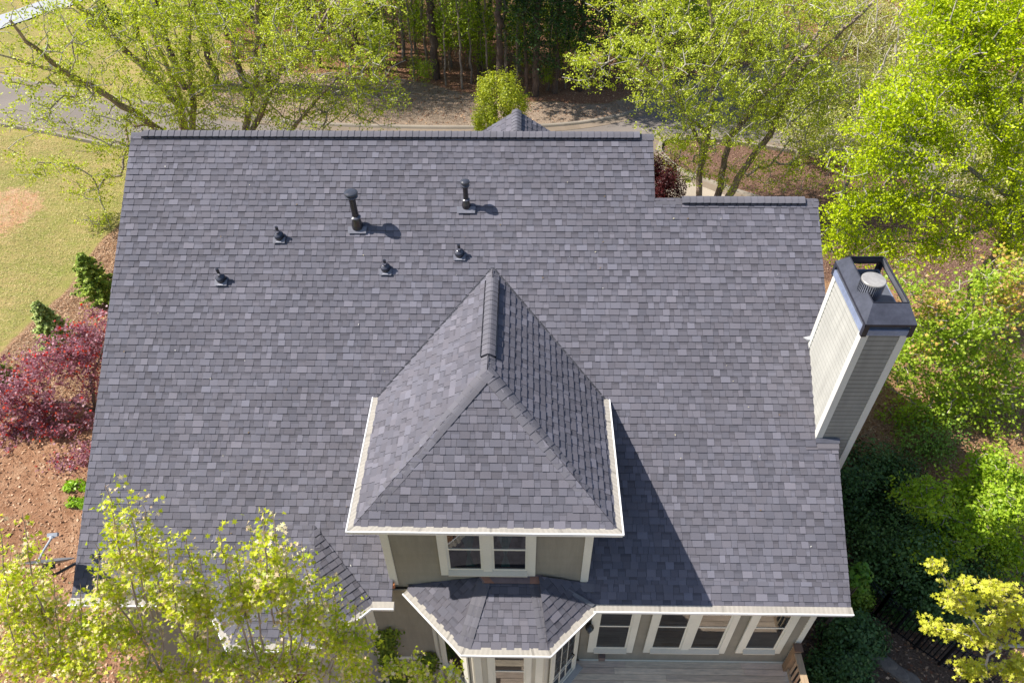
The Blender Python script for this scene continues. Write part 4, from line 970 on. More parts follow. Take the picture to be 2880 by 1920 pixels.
LIME = [(.24, .32, .025), (.42, .50, .035), (.58, .65, .06), (.76, .80, .16)]
LIME2 = [(.24, .34, .005), (.40, .52, .005), (.56, .66, .006), (.70, .78, .03)]
BIRCH = dict(bark=(.30, .225, .18), twig=(.46, .42, .38))
G_B = 'river birches along the street'
A0 = (-7.2, 12.6)
gA = lambda st: [(A0[0], A0[1], gz(*A0)-.1, .16)]+st
tree('birch_tree', 'multi stemmed lime green birch leaning over the road at the far left', 'tree',
  [gA(S([(500, 400), (367, 310), (265, 245), (175, 196), (122, 155), (73, 118), (30, 60)], 12.4, .15, .05, 9.5)),
   gA(S([(520, 380), (500, 290), (420, 200), (351, 143), (286, 69), (228, 24), (180, -20)], 12.8, .16, .08, 12.5)),
   gA(S([(540, 390), (545, 300), (527, 163), (537, 40), (535, -60)], 12.8, .14, .07, 13.5)),
   gA(S([(530, 390), (500, 250), (440, 130), (420, 60), (380, -40)], 13.2, .12, .05, 14.5)),
   S([(175, 196), (120, 190), (69, 175), (0, 155), (-60, 140)], 11.2, .05, .02, 9.5)[:0] or [(*at_y(190, 205, 11.2), None)]+S([(120, 190), (69, 175), (0, 155)], 11, .07, .03, 10)],
  blobs([(150, 120, 10.5, 210, 140, 2.2), (380, 110, 12.5, 220, 180, 2.4), (560, 150, 13, 170, 200, 2.2), (330, 320, 12, 230, 90, 1.6), (500, 290, 12, 150, 110, 1.6), (120, 300, 10, 160, 80, 1.2), (420, 0, 13, 260, 90, 2.4),
         (230, 480, 10, 110, 80, .8), (110, 480, 9.8, 90, 40, .7), (260, 590, 9.2, 60, 80, .6), (330, 430, 10.5, 60, 90, .8), (40, 440, 9.8, 50, 50, .5)]), 950, 42, .085, LIME, G_B, 3, spread=.22, clump=.075, r0=.012, up=.3, **BIRCH)
B0 = (-2.6, 12.6)
gB = lambda st: [(B0[0], B0[1], gz(*B0)-.1, .15)]+st
tree('birch_tree', 'slimmer river birch right of the far left one, its two stems rising behind the ridge', 'tree',
  [gB(S([(690, 380), (700, 290), (722, 230), (722, 120), (724, 0), (720, -60)], 12.8, .15, .06, 13.5)),
   gB(S([(700, 385), (745, 290), (790, 200), (835, 168), (890, 90), (960, -30)], 12.6, .13, .05, 12.4)),
   gB(S([(810, 385), (850, 330), (905, 265), (935, 235), (1000, 170)], 12.3, .07, .03, 12))],
  blobs([(720, 90, 13, 190, 150, 2.2), (900, 110, 12.6, 190, 150, 2.2), (860, 270, 12.2, 210, 110, 1.6), (700, 300, 12, 150, 90, 1.5), (1060, 190, 12, 90, 110, 1.2), (1000, 40, 13, 140, 80, 1.8), (1110, 250, 12, 50, 70, .8), (980, 330, 12, 150, 40, .8)]), 800, 36, .082, LIME, G_B, 4, spread=.22, clump=.075, r0=.012, up=.3, **BIRCH)
C0 = (16.4, 9.6)
gC = lambda st: [(C0[0], C0[1], gz(*C0)-.1, .15)]+st
tree('birch_tree', 'large three stemmed lime birch beside the driveway behind the lower right ridge', 'tree',
  [gC(S([(1966, 552), (1968, 480), (1990, 400), (2000, 310), (2005, 200), (2003, 100), (1990, -20)], 10.2, .12, .06, 11.5)),
   gC(S([(2018, 552), (2035, 470), (2050, 390), (2110, 310), (2180, 240), (2260, 140), (2330, 60)], 10.3, .14, .05, 11)),
   gC(S([(2050, 552), (2090, 480), (2150, 400), (2200, 300), (2250, 200), (2400, 60), (2460, 0)], 10.0, .15, .05, 11.5)),
   [(*at_y(1985, 380, 10.5), None)]+S([(1930, 330), (1870, 250), (1800, 170), (1740, 160), (1690, 190)], 10.3, .04, .012, 9.5),
   [(*at_y(1985, 420, 10.4), None)]+S([(1920, 300), (1860, 160), (1830, 60), (1810, -40)], 10.8, .05, .02, 12)],
  blobs([(1980, 130, 11, 230, 150, 2.4), (2200, 130, 11.5, 200, 150, 2.2), (1800, 170, 10, 150, 120, 1.5), (1980, 330, 10.2, 200, 120, 1.8), (2200, 330, 10.4, 170, 110, 1.6), (1640, 190, 9.6, 75, 70, .9), (1900, 450, 9.8, 110, 70, 1.0),
         (2320, 290, 10.8, 140, 130, 1.5), (1880, 0, 12, 260, 90, 2.4), (2250, -20, 12, 230, 70, 2.2), (2090, 490, 9.9, 150, 50, .9), (2250, 480, 10, 110, 60, .8)]), 1300, 44, .078, LIME, G_B, 5, spread=.2, clump=.07, r0=.011, up=.25, **BIRCH)
# the bright broadleaf trees on the right
tree('maple_tree', 'big bright yellow green leafy tree filling the upper right corner', 'tree',
  [grounded(S([(2840, 640), (2855, 520), (2830, 420), (2790, 330), (2760, 200), (2740, 80)], 4.5, .15, .05, 6)),
   [(*at_y(2850, 500, 4.6), None)]+S([(2880, 380), (2870, 250), (2850, 100)], 5, .07, .03, 6),
   [(*at_y(2850, 560, 4.5), None)]+S([(2760, 500), (2680, 440), (2600, 380)], 4.6, .06, .02, 5),
   [(*at_y(2850, 600, 4.5), None)]+S([(2740, 560), (2620, 540), (2480, 560)], 4.4, .05, .015, 4.6),
   [(*at_y(2845, 620, 4.5), None)]+S([(2700, 660), (2560, 680), (2420, 680)], 4.2, .05, .015, 4.5)],
  blobs([(2700, 90, 6, 170, 130, 1.6), (2850, 120, 5.6, 110, 160, 1.6), (2600, 270, 5.4, 160, 90, 1.3), (2790, 320, 5, 110, 80, 1.3), (2500, 330, 5.2, 120, 70, 1.0), (2640, 400, 4.8, 130, 50, 1.0), (2860, 420, 4.4, 50, 60, 1.0), (2790, 480, 4.7, 90, 50, .8), (2870, 560, 4.2, 50, 70, .8),
         (2430, 450, 4.8, 120, 45, .9), (2560, 490, 4.6, 120, 40, .9), (2440, 560, 4.6, 120, 50, .9), (2600, 590, 4.4, 150, 50, .9), (2780, 610, 4.2, 110, 50, .7), (2390, 680, 4, 85, 50, .7), (2500, 700, 4, 120, 45, .8), (2640, 690, 4, 100, 45, .7), (2870, 0, 6.5, 120, 90, 1.5), (2650, -10, 6.8, 110, 70, 1.4), (2860, 690, 4, 60, 50, .8), (2380, 600, 4.3, 70, 40, .6)]), 1700, 42, .085, LIME2, 'broadleaf trees on the right side', 6, bark=(.24, .2, .17), twig=(.38, .35, .31), spread=.2, clump=.085, up=.2, r0=.011)
tree('young_tree', 'small pale barked tree with few leaves standing in the mulch island', 'tree',
  [grounded(S([(2370, 545), (2390, 500), (2400, 470)], 11.5, .07, .05)), [(*at_y(2400, 470, 11.5), None)]+S([(2370, 420), (2340, 360)], 11.5, .03, .012), [(*at_y(2400, 470, 11.5), None)]+S([(2450, 420), (2490, 390)], 11.4, .03, .012)],
  blobs([(2400, 400, 11.5, 100, 70, 1.2), (2480, 420, 11.3, 80, 50, 1)]), 130, 14, .08, LIME, 'young trees in the mulch island', 7, bark=(.46, .40, .33), twig=(.42, .38, .33), spread=.22)
tree('young_tree', 'short bare forked young tree at the back edge of the mulch island', 'tree',
  [grounded(S([(2240, 445), (2250, 410), (2260, 370)], 14.6, .06, .04)), [(*at_y(2255, 400, 14.6), None)]+S([(2220, 340), (2210, 290)], 14.6, .03, .012)],
  blobs([(2250, 310, 14.6, 110, 80, 1.4)]), 130, 8, .08, LIME, 'young trees in the mulch island', 8, bark=(.44, .38, .31), twig=(.42, .38, .33), spread=.22)
# sparse scrub far behind on the right
ORD0 = ['first', 'second', 'third', 'fourth', 'fifth', 'sixth', 'seventh', 'eighth', 'ninth', 'tenth', 'eleventh', 'twelfth', 'thirteenth', 'fourteenth', 'fifteenth', 'sixteenth', 'seventeenth', 'eighteenth', 'nineteenth', 'twentieth', 'twenty first', 'twenty second', 'twenty third', 'last']
BR = [(.30, .36, .05), (.48, .50, .12), (.60, .52, .26)]
for i, (u, v, y, h) in enumerate(((2190, 180, 25, 150), (2330, 190, 26, 170), (2470, 190, 24, 150), (2290, 60, 31, 130), (2420, 60, 30, 130), (2560, 110, 27, 140), (2100, 60, 30, 120), (2540, 250, 20, 100), (2680, 180, 22, 120),
                              (2180, 290, 19.5, 80), (2320, 280, 20, 90), (2430, 300, 18.5, 90), (2380, 130, 27, 140), (2500, 30, 33, 110), (2200, 20, 34, 110), (2350, -10, 36, 100), (1990, 40, 31, 120), (2640, 40, 30, 110), (2280, 370, 15.4, 50), (2440, 390, 15.0, 55), (2700, 400, 12.5, 70), (2820, 350, 13, 90), (2860, 470, 10.5, 80), (2770, 500, 10, 60))):
    p = at_y(u, v, y); g = gz(p[0], p[1]); z1 = max(p[2], g+1.2)
    where = 'near the right hand road' if y < 21 else 'far beyond the right hand road' if y < 28 else 'at the top right horizon of the picture'
    tree('scrub_tree', ORD0[i]+' of the grey twigged sparse trees '+where, 'tree',
      [[(p[0]-.2, p[1], g-.1, .10), (p[0], p[1], z1+.5, .06), (p[0]+.3, p[1], z1+2.5, .03)], [(p[0]-.15, p[1], g+.8, None), (p[0]-.8, p[1], z1+1, .045), (p[0]-1.1, p[1]+.3, z1+2.5, .02)]], blobs([(u, v-10, y, 100, h, 2.0)]), 420 if h > 70 else 170, 26, .085, BR, 'sparse trees beyond the road at the upper right', 30+i, bark=(.44, .39, .34), twig=(.60, .53, .44), spread=.3, clump=.12, r0=.014, up=.5)
# maple with orange new growth on the right
def hi_tip(c): return np.clip((np.sin(c[:, 0]*3.1)+np.sin(c[:, 1]*4.3+c[:, 2]*2.7))*.6+(c[:, 2]+6.8)*.5, 0, 1.6)
tree('maple_tree', 'green maple with orange new leaf tips right of the chimney', 'tree',
  [grounded(S([(2900, 1500), (2840, 1330), (2760, 1180), (2700, 1050), (2680, 900)], 0.5, .07, .02, 1.2)),
   [(*at_y(2850, 1340, .5), None)]+S([(2850, 1200), (2830, 1000), (2800, 850)], .7, .04, .015, 1.4),
   [(*at_y(2870, 1440, .3), None)]+S([(2760, 1350), (2650, 1280)], .1, .03, .012)],
  blobs([(2780, 860, 1.2, 120, 130, 1.0), (2680, 980, 1, 130, 110, .9), (2820, 1060, .8, 100, 140, .9), (2640, 1120, .6, 110, 90, .8), (2780, 1220, .4, 130, 110, .9), (2680, 1290, .2, 120, 90, .8), (2840, 1390, 0, 90, 100, .8), (2540, 1040, .6, 60, 80, .5), (2740, 1440, -.2, 120, 70, .7), (2850, 760, 1.3, 60, 60, .7), (2570, 1180, .4, 80, 60, .6), (2600, 1300, 0, 80, 50, .6), (2560, 960, .9, 60, 60, .5), (2560, 800, 1.6, 60, 40, .5), (2620, 880, 1.2, 60, 60, .6), (2860, 1260, .3, 60, 80, .6)]),
  1500, 24, .095, [(.18, .30, .02), (.30, .45, .03), (.44, .58, .05), (.58, .68, .10)], 'broadleaf trees on the right side', 9, bark=(.28, .23, .19), twig=(.46, .39, .33), spread=.24, up=.4, r0=.010,
  clump=.07, accents=(.42, [(.70, .46, .12), (.66, .56, .10), (.72, .42, .20)], hi_tip), shape=MAPLE)
tree('dogwood_tree', 'layered green tree with broad flat sprays below the orange tipped maple at the right edge', 'tree',
  [grounded(S([(2900, 1640), (2840, 1560), (2760, 1500)], -4.6, .06, .03, -4.2)), [(*at_y(2840, 1560, -4.4), None)]+S([(2860, 1450), (2840, 1400)], -4, .025, .01), [(*at_y(2760, 1500, -4.2), None)]+S([(2660, 1450), (2560, 1420)], -4, .02, .006), [(*at_y(2800, 1530, -4.4), None)]+S([(2700, 1560), (2620, 1560)], -4.6, .02, .006)],
  blobs([(2600, 1400, -4.0, 90, 30, .5), (2720, 1480, -4.2, 110, 30, .6), (2830, 1430, -4.1, 80, 40, .6), (2640, 1540, -4.6, 80, 25, .5), (2840, 1560, -4.6, 60, 50, .6), (2800, 1320, -2.6, 80, 50, .6), (2860, 1390, -3, 60, 60, .6), (2730, 1380, -3, 70, 40, .5)]),
  620, 28, .10, [(.16, .28, .015), (.28, .43, .025), (.42, .56, .04), (.56, .68, .08)], 'broadleaf trees on the right side', 109, bark=(.3, .26, .22), twig=(.4, .34, .28), spread=.18, clump=.07, r0=.009)
# yellow green maple lower right, sparse
tree('maple_tree', 'sparse yellow green maple with pale curved branches at the lower right corner', 'tree',
  [grounded(S([(2990, 1880), (2900, 1815), (2820, 1815)], -8.6, .05, .03, -8.8)),
   [(*at_y(2830, 1815, -8.8), None)]+S([(2780, 1840), (2762, 1890), (2755, 1940)], -8.9, .022, .014),
   [(*at_y(2830, 1815, -8.8), None)]+S([(2760, 1780), (2700, 1690), (2660, 1630), (2620, 1570)], -8.8, .016, .005, -8.6),
   [(*at_y(2830, 1815, -8.8), None)]+S([(2760, 1800), (2680, 1770), (2600, 1760)], -8.8, .012, .005),
   [(*at_y(2900, 1815, -8.6), None)]+S([(2870, 1740), (2800, 1680), (2740, 1640)], -8.5, .016, .006)],
  blobs([(2720, 1690, -8.7, 80, 50, .2), (2640, 1765, -8.8, 60, 20, .15), (2800, 1660, -8.5, 80, 40, .2), (2760, 1790, -8.8, 110, 40, .25), (2850, 1740, -8.6, 60, 60, .25), (2740, 1880, -8.9, 80, 40, .2), (2630, 1590, -8.6, 20, 40, .1), (2860, 1870, -8.9, 50, 50, .25), (2690, 1640, -8.7, 40, 30, .1)]),
  230, 17, .085, [(.42, .44, .03), (.58, .60, .05), (.70, .70, .10), (.64, .5, .16)], 'broadleaf trees on the right side', 10, bark=(.5, .45, .4), twig=(.50, .44, .38), spread=.055, clump=.035, shape=MAPLE, r0=.004)
# the maples in front of the left eave
PALE = [(.28, .40, .015), (.48, .57, .02), (.66, .69, .05), (.80, .77, .18)]
LEADERS = {11: [(296, 1362, 44), (355, 1398, 40), (404, 1423, 30), (465, 1515, 30), (518, 1488, 36), (269, 1529, 20), (560, 1560, 20)],
           12: [(616, 1496, 40), (702, 1476, 20), (735, 1425, 22), (767, 1435, 16), (849, 1521, 24), (894, 1594, 20), (939, 1619, 10), (660, 1530, 30), (800, 1530, 10), (1000, 1690, 0)],
           13: [(63, 1443, 30), (0, 1480, 20), (110, 1560, 26), (30, 1560, 10), (150, 1620, 20), (225, 1640, 10)]}
def near(seed, label, bx, by, stems, cr, nt_, nl=34):
    g = gz(bx, by); st = []; cr = list(cr)
    for s_ in stems:
        q = S(s_, by, .016, .006, by+.2); st.append([(bx, by, g-.1, .045), (bx*.5+q[0][0]*.5, by, (g+q[0][2])/2, .03)]+q)
    rg = random.Random(seed)
    for (u, v, lean) in LEADERS.get(seed, []):
        yy = by+rg.uniform(-.1, .3); hgt = rg.uniform(170, 230); P_ = [(u+lean*(t/3)**.8, v+hgt*t/3) for t in (3, 2, 1, .35, 0)]
        q = S(P_, yy, .011, .003); st.append([(q[0][0]*.8+bx*.2, by, q[0][2]-1.2, .016)]+q)
        for t in (.08, .3, .55, .8, 1.0): cr.append((u+lean*t**.8+rg.uniform(-8, 8), v+hgt*t, yy, 9+30*t, 26, .06+.14*t))
    tree('maple_sapling', label, 'tree', st, blobs(cr), int(nt_*.68), int(nl*.62), .070, PALE, 'young maples in front of the left eave', seed, bark=(.33, .27, .22), twig=(.40, .31, .25), spread=.07, clump=.045, shape=MAPLE, r0=.0035, up=.9,
         accents=(.26, [(.80, .68, .46), (.74, .56, .36), (.82, .76, .45)], None))
near(11, 'yellow green maple whose top twigs reach farthest up over the left of the roof', 2.6, -10.2,
     [[(430, 1900), (400, 1750), (370, 1650)], [(470, 1900), (450, 1760), (435, 1640)], [(520, 1900), (560, 1750), (540, 1620)], [(400, 1800), (330, 1700), (290, 1600)]],
     [(330, 1650, -10, 60, 50, .25), (440, 1680, -10, 60, 50, .25), (330, 1780, -10.1, 110, 70, .4), (540, 1680, -10.1, 60, 50, .25), (460, 1890, -10.2, 150, 50, .4), (560, 1800, -10.1, 60, 50, .3)], 900, 24)
near(12, 'yellow green maple with two spiky leaders in front of the left bay', 4.4, -10.3,
     [[(800, 1900), (790, 1750), (760, 1640)], [(820, 1900), (850, 1750), (870, 1700)], [(740, 1900), (700, 1760), (670, 1660)], [(900, 1930), (960, 1800), (1000, 1740)]],
     [(700, 1660, -10.1, 60, 40, .25), (780, 1650, -10.1, 50, 40, .22), (870, 1740, -10.1, 50, 50, .22), (800, 1860, -10.2, 120, 60, .35), (650, 1850, -10.2, 90, 60, .35), (960, 1800, -10.2, 40, 50, .2), (1000, 1890, -10.2, 70, 40, .25), (1040, 1800, -10.2, 24, 50, .12)], 900, 24)
near(13, 'low yellow green maple at the lower left corner below the satellite dish', .6, -10.0,
     [[(150, 1900), (120, 1750), (90, 1650)], [(60, 1900), (30, 1700)], [(200, 1900), (230, 1780), (220, 1700)]],
     [(20, 1640, -9.9, 50, 40, .2), (80, 1720, -9.9, 110, 50, .35), (60, 1850, -10, 120, 70, .35), (230, 1760, -10, 80, 50, .3), (-20, 1700, -9.9, 50, 60, .3), (200, 1880, -10.1, 100, 50, .35)], 640, 26)
near(14, 'small maple shoot with fresh leaves at the bottom edge below the bay', 6.6, -10.4,
     [[(1180, 1940), (1170, 1880), (1160, 1840)], [(1290, 1950), (1275, 1890)]], [(1165, 1870, -10.3, 26, 35, .1), (1190, 1905, -10.3, 50, 20, .12), (1275, 1900, -10.3, 20, 28, .1), (1090, 1880, -10.3, 25, 30, .1)], 80, 22)
# red japanese maple left of the house
RED = [(.16, .05, .07), (.32, .13, .17), (.48, .26, .31), (.58, .40, .44)]
tree('red_maple', 'dark red cut leaf maple spreading over the bed left of the house', 'tree',
  [grounded(S([(275, 1180), (262, 1100), (250, 1040), (200, 1000)], -.4, .05, .02, 0)), [(*at_y(272, 1150, -.4), None)]+S([(200, 1130), (120, 1130)], -.6, .03, .012), [(*at_y(262, 1080, -.3), None)]+S([(290, 980), (300, 930)], 0, .03, .01), [(*at_y(272, 1180, -.4), None)]+S([(220, 1210), (200, 1290)], -1, .02, .01, -1.4)],
  blobs([(255, 925, .6, 80, 50, .9), (190, 980, .2, 110, 60, .9), (110, 1040, -.1, 110, 55, .9), (60, 1150, -.6, 110, 70, .9), (170, 1180, -.8, 100, 50, .7), (20, 1110, -.4, 80, 60, .8), (30, 1210, -.9, 60, 40, .6), (270, 1020, .1, 50, 50, .7), (255, 1100, -.3, 40, 40, .5)]),
  520, 26, .085, RED, None, 15, bark=(.1, .08, .07), twig=(.14, .09, .08), spread=.12, clump=.06, up=.3, accents=(.14, [(.62, .03, .03), (.66, .10, .04)], None), shape=MAPLE)
tree('red_maple', 'small thin red maple bush growing from bare soil beside the left rake', 'shrub',
  [grounded(S([(240, 1390), (220, 1340), (180, 1320)], -2.2, .02, .01))], blobs([(190, 1320, -2, 70, 45, .5), (235, 1270, -1.8, 30, 50, .4), (150, 1360, -2.3, 40, 25, .3)]), 110, 26, .075, RED, None, 16, bark=(.1, .08, .07), twig=(.14, .09, .08), spread=.12, accents=(.12, [(.45, .02, .02)], None), shape=MAPLE)
# shrubs -----------------------------------------------------------------
def shrub(name, label, cat, u, v, y, r, n, lsize, pal, seed, mat=None, group=None, shape=LEAF_Q, cone=False, cut=.0, lumps=26, stem=True, sp_=.2):
    """bushy shrub: leaves gathered in many small sprays on an uneven shell; u, v, y locate its middle; r = (rx, ry, rz)"""
    rs = np.random.RandomState(seed); r = np.array(r, float)
    if y is None:
        z_ = -10.
        for _ in range(12): c = at_z(u, v, z_); z_ = gz(c[0], c[1])+r[2]*.62
    else: c = at_y(u, v, y)
    root = empty(name, (c[0], c[1], gz(c[0], c[1])), label, cat, group)
    d = rand_unit(rs, lumps); lump = d*rs.uniform(.80 if lumps > 100 else .70, 1.08, (lumps, 1))
    k = rs.randint(0, lumps, n); dd = lump[k]+rs.normal(size=(n, 3))*sp_; ln = np.linalg.norm(dd, axis=1)[:, None]; dd = np.where(ln > 1.3, dd/ln*1.3, dd)
    inner = rs.uniform(0, 1, n) < .25; dd[inner] *= rs.uniform(.3, .9, (inner.sum(), 1))
    if cone:
        h = (dd[:, 2:3]+1)/2; f = np.clip(1.15-h*1.05, .05, 1.1); dd[:, :2] *= f; dd[:, 2] *= 1.05
    P_ = c+dd*r; z0 = gz(c[0], c[1]); P_[:, 2] = np.maximum(P_[:, 2], z0+.03)
    nr = dd*.7+rand_unit(rs, n)*.7+np.array([0, 0, .45]); nr /= np.linalg.norm(nr, axis=1)[:, None]
    pl = np.array(pal); w = (rs.uniform(0, 1, n)*.55+rs.uniform(0, 1, lumps)[k]*.45)*(len(pl)-1); i0 = np.clip(w.astype(int), 0, len(pl)-2); fr = (w-i0)[:, None]
    col = (pl[i0]*(1-fr)+pl[i0+1]*fr)*rs.uniform(.75, 1.25, (n, 1))
    leaf_mesh('foliage', P_, nr, lsize*rs.uniform(.6, 1.35, n), col, mat or MLEAF, root, rs, shape)
    m = MB(); rg = random.Random(seed)
    for i in range(7):
        e = Vector(c)+Vector((rg.uniform(-.6, .6)*r[0], rg.uniform(-.6, .6)*r[1], rg.uniform(.1, .7)*r[2]))
        m.tube([(c[0], c[1], z0-.05), ((c[0]*1.5+e.x)/2.5, (c[1]*1.5+e.y)/2.5, (z0+e.z)/2), tuple(e)], [.03, .02, .006], 5, (.16, .12, .09), False)
    m.build('stem', MBARK, root)
    return root
YG = [(.14, .20, .012), (.30, .36, .02), (.48, .52, .03), (.62, .62, .08)]
shrub('round_shrub', 'rounded yellow green evergreen shrub just beyond the ridge beside the little gable', 'shrub', 1410, 338, 13.2, (1.1, 1.0, 1.9), 26000, .07, YG, 50, cone=False, lumps=150, sp_=.10)
shrub('red_shrub', 'dark red leaved bush in the corner where the ridge steps down', 'shrub', 1862, 520, 9.0, (.72, .68, 1.05), 16000, .065, [(.05, .01, .012), (.11, .02, .022), (.17, .04, .035)], 51, lumps=40)
DG = [(.03, .075, .018), (.06, .13, .025), (.10, .19, .035), (.2, .30, .08)]
def conifer(label, u, v, y, R_, H, n, lsize, pal, seed):
    '''young conifer: tiers of drooping sprays round a straight leader'''
    rs = np.random.RandomState(seed); c = at_y(u, v, y); x, y_, z = c[0], c[1], gz(c[0], c[1]); root = empty('conifer_shrub', (x, y_, z), label, 'shrub', 'small conifers in the straw bed')
    m = MB(); m.tube([(x, y_, z-.05), (x, y_, z+H*.96)], [.035, .006], 6, (.2, .15, .1)); nb = 150; cs = []; kk = []; nn = []
    for b in range(nb):
        h = (b/nb)**.9*.97+.02; a = b*2.399+rs.uniform(-.3, .3); L_ = R_*(1-h)**.75*rs.uniform(.75, 1.2)+.04; q0 = np.array([x, y_, z+H*h]); d = np.array([math.cos(a), math.sin(a), rs.uniform(.1, .45)])
        q1 = q0+d*L_; m.tube([tuple(q0), tuple(q1)], [.007, .003], 4, (.2, .16, .1), False)
        k = int(n/nb*(.4+1.2*L_/R_)); t = rs.uniform(.3, 1.05, (k, 1)); side = np.array([-d[1], d[0], 0]); w = rs.normal(size=(k, 1))*.16*L_*(1.15-t)
        cs.append(q0+(q1-q0)*t+side*w+rs.normal(size=(k, 3))*.018-np.array([0, 0, .05])*np.abs(w)*3); kk.append(np.full(k, rs.uniform())); nn.append(np.tile(d*np.array([.35, .35, 0])+np.array([0, 0, .8]), (k, 1)))
    m.build('trunk', MBARK, root); c_ = np.concatenate(cs); k = np.concatenate(kk); nr = np.concatenate(nn)+rand_unit(rs, len(c_))*.5; nr /= np.linalg.norm(nr, axis=1)[:, None]
    pl = np.array(pal); w = (rs.uniform(0, 1, len(c_))*.6+k*.4)*(len(pl)-1); i0 = np.clip(w.astype(int), 0, len(pl)-2); fr = (w-i0)[:, None]; col = (pl[i0]*(1-fr)+pl[i0+1]*fr)*rs.uniform(.75, 1.25, (len(c_), 1))
    leaf_mesh('foliage', c_, nr, lsize*rs.uniform(.6, 1.4, len(c_)), col, MNEEDLE, root, rs)
conifer('dark green conifer nearest the left rake of the roof', 275, 812, 4.9, .75, 2.1, 9000, .09, [(.10, .17, .02), (.22, .32, .035), (.36, .46, .06), (.55, .6, .14)], 52)
conifer('paler young conifer just above the red maple', 150, 935, 2.5, .62, 2.0, 8000, .085, [(.14, .22, .04), (.3, .4, .08), (.46, .55, .17), (.6, .66, .3)], 53)
conifer('small conifer cut by the left edge of the picture', 12, 1090, 1.0, .45, 1.1, 3500, .08, [(.1, .18, .02), (.24, .34, .04), (.4, .5, .08)], 54)
HOLLY = [(.03, .065, .018), (.055, .12, .03), (.10, .19, .045), (.17, .27, .08)]
IVYG = [(.03, .07, .02), (.06, .13, .03), (.11, .21, .05), (.18, .30, .07)]
G_R = 'evergreen shrubs on the right side slope'
for i, (u, v, y, r, n, pal, lab) in enumerate((
    (2550, 1545, -3.6, (1.35, 1.15, 1.4), 15000, HOLLY, 'large glossy dark green shrub beside the lower right rake'),
    (2430, 1360, -2.2, (1.3, 1.4, 1.0), 10000, HOLLY, 'dark shrub in the house shade just below the chimney foot'),
    (2650, 1690, -4.9, (.9, .8, .9), 8000, HOLLY, 'dark shrub behind the iron fence under the yellow maple'),
    (2700, 1480, -2.4, (1.4, 1.1, 1.0), 4200, IVYG, 'mid green shrub between the glossy shrub and the orange tipped maple'),
    (2395, 1790, -7.3, (.75, .6, .8), 8000, HOLLY, 'blue green shrub beside the deck railing'),
    (2370, 1890, -8.6, (.75, .6, .8), 8000, HOLLY, 'blue green shrub at the bottom edge right of the deck'),
    (2405, 1690, -6.6, (.38, .35, .6), 2600, [(.12, .2, .02), (.24, .36, .03), (.36, .46, .04)], 'small yellow green bush tucked beside the right rake end'),
    (2560, 1725, -6.8, (.62, .35, .4), 3200, IVYG, 'light green shrub overhanging the iron fence corner'),
    (2720, 1600, -4.0, (1.2, .9, .9), 3800, IVYG, 'leafy green shrub behind the top of the yellow maple'),
    (2620, 1240, .2, (1.0, .8, .8), 2200, [(.12, .24, .03), (.2, .36, .05), (.3, .46, .07)], 'loose light green shrub under the orange tipped maple'),
    (2520, 1310, -.8, (.8, .6, .5), 1300, IVYG, 'low loose shrub on the sunny leaf litter beside the chimney foot'))):
    shrub('evergreen_shrub', lab, 'shrub', u, v, None, r, n, .095 if n > 5000 else .08, pal, 60+i, mat=MWAXY, group=G_R, lumps=60)
for i, (u, v, y, s_) in enumerate(((2290, 1790, -7.4, .14), (2345, 1590, -7.2, .2))): pass
shrub('leafy_sprig', 'bright green broad leaved sprig against the right rake', 'plant', 2408, 1622, -6.2, (.28, .25, .35), 420, .15, [(.12, .26, .03), (.2, .36, .05)], 80)
for i, (u, v, y, lab) in enumerate(((200, 1366, -2.2, 'lime green low plant at the foot of the small red bush'), (205, 1412, -2.7, 'second lime plant on the bare soil below the small red bush'))):
    shrub('ground_plant', lab, 'plant', u+12, v, None, (.35, .18, .10), 500, .09, [(.25, .45, .03), (.4, .6, .05)], 85+i, lumps=14)
# climbing vines on the tower wall
def vine(path, seed, label):
    rs = np.random.RandomState(seed); P_ = [Vector(at_y(u, v, -8.03)) for u, v in path]; root = empty('wall_vine', tuple(P_[-1]), label, 'vine', 'vines climbing the rear wall')
    m = MB(); m.tube(P_, .012, 6, (.2, .15, .1)); m.build('stem', MBARK, root)
    cs = []
    for a, b in zip(P_[:-1], P_[1:]):
        k = int((b-a).length*520); t = rs.uniform(0, 1, (k, 1)); cs.append(np.array(a)*(1-t)+np.array(b)*t+rs.normal(size=(k, 3))*np.array([.10, .0, .08]))
    c = np.concatenate(cs); c[:, 1] = -8.05-np.abs(rs.normal(size=len(c)))*.06
    nr = rand_unit(rs, len(c))*.5+np.array([0, -.8, .6]); nr /= np.linalg.norm(nr, axis=1)[:, None]
    pal = np.array([(.10, .15, .012), (.2, .27, .02), (.3, .38, .03)]); col = pal[rs.randint(0, 3, len(c))]*rs.uniform(.75, 1.25, (len(c), 1))
    leaf_mesh('leaves', c, nr, .09*rs.uniform(.6, 1.3, len(c)), col, MLEAF, root, rs)
vine([(1095, 1768), (1085, 1800), (1095, 1850), (1110, 1890), (1135, 1960)], 90, 'bright green vine climbing up beside the corner board of the rear wall')
vine([(1212, 1834), (1205, 1870), (1165, 1905), (1130, 1930)], 91, 'short green vine reaching the white trim band on the rear wall')

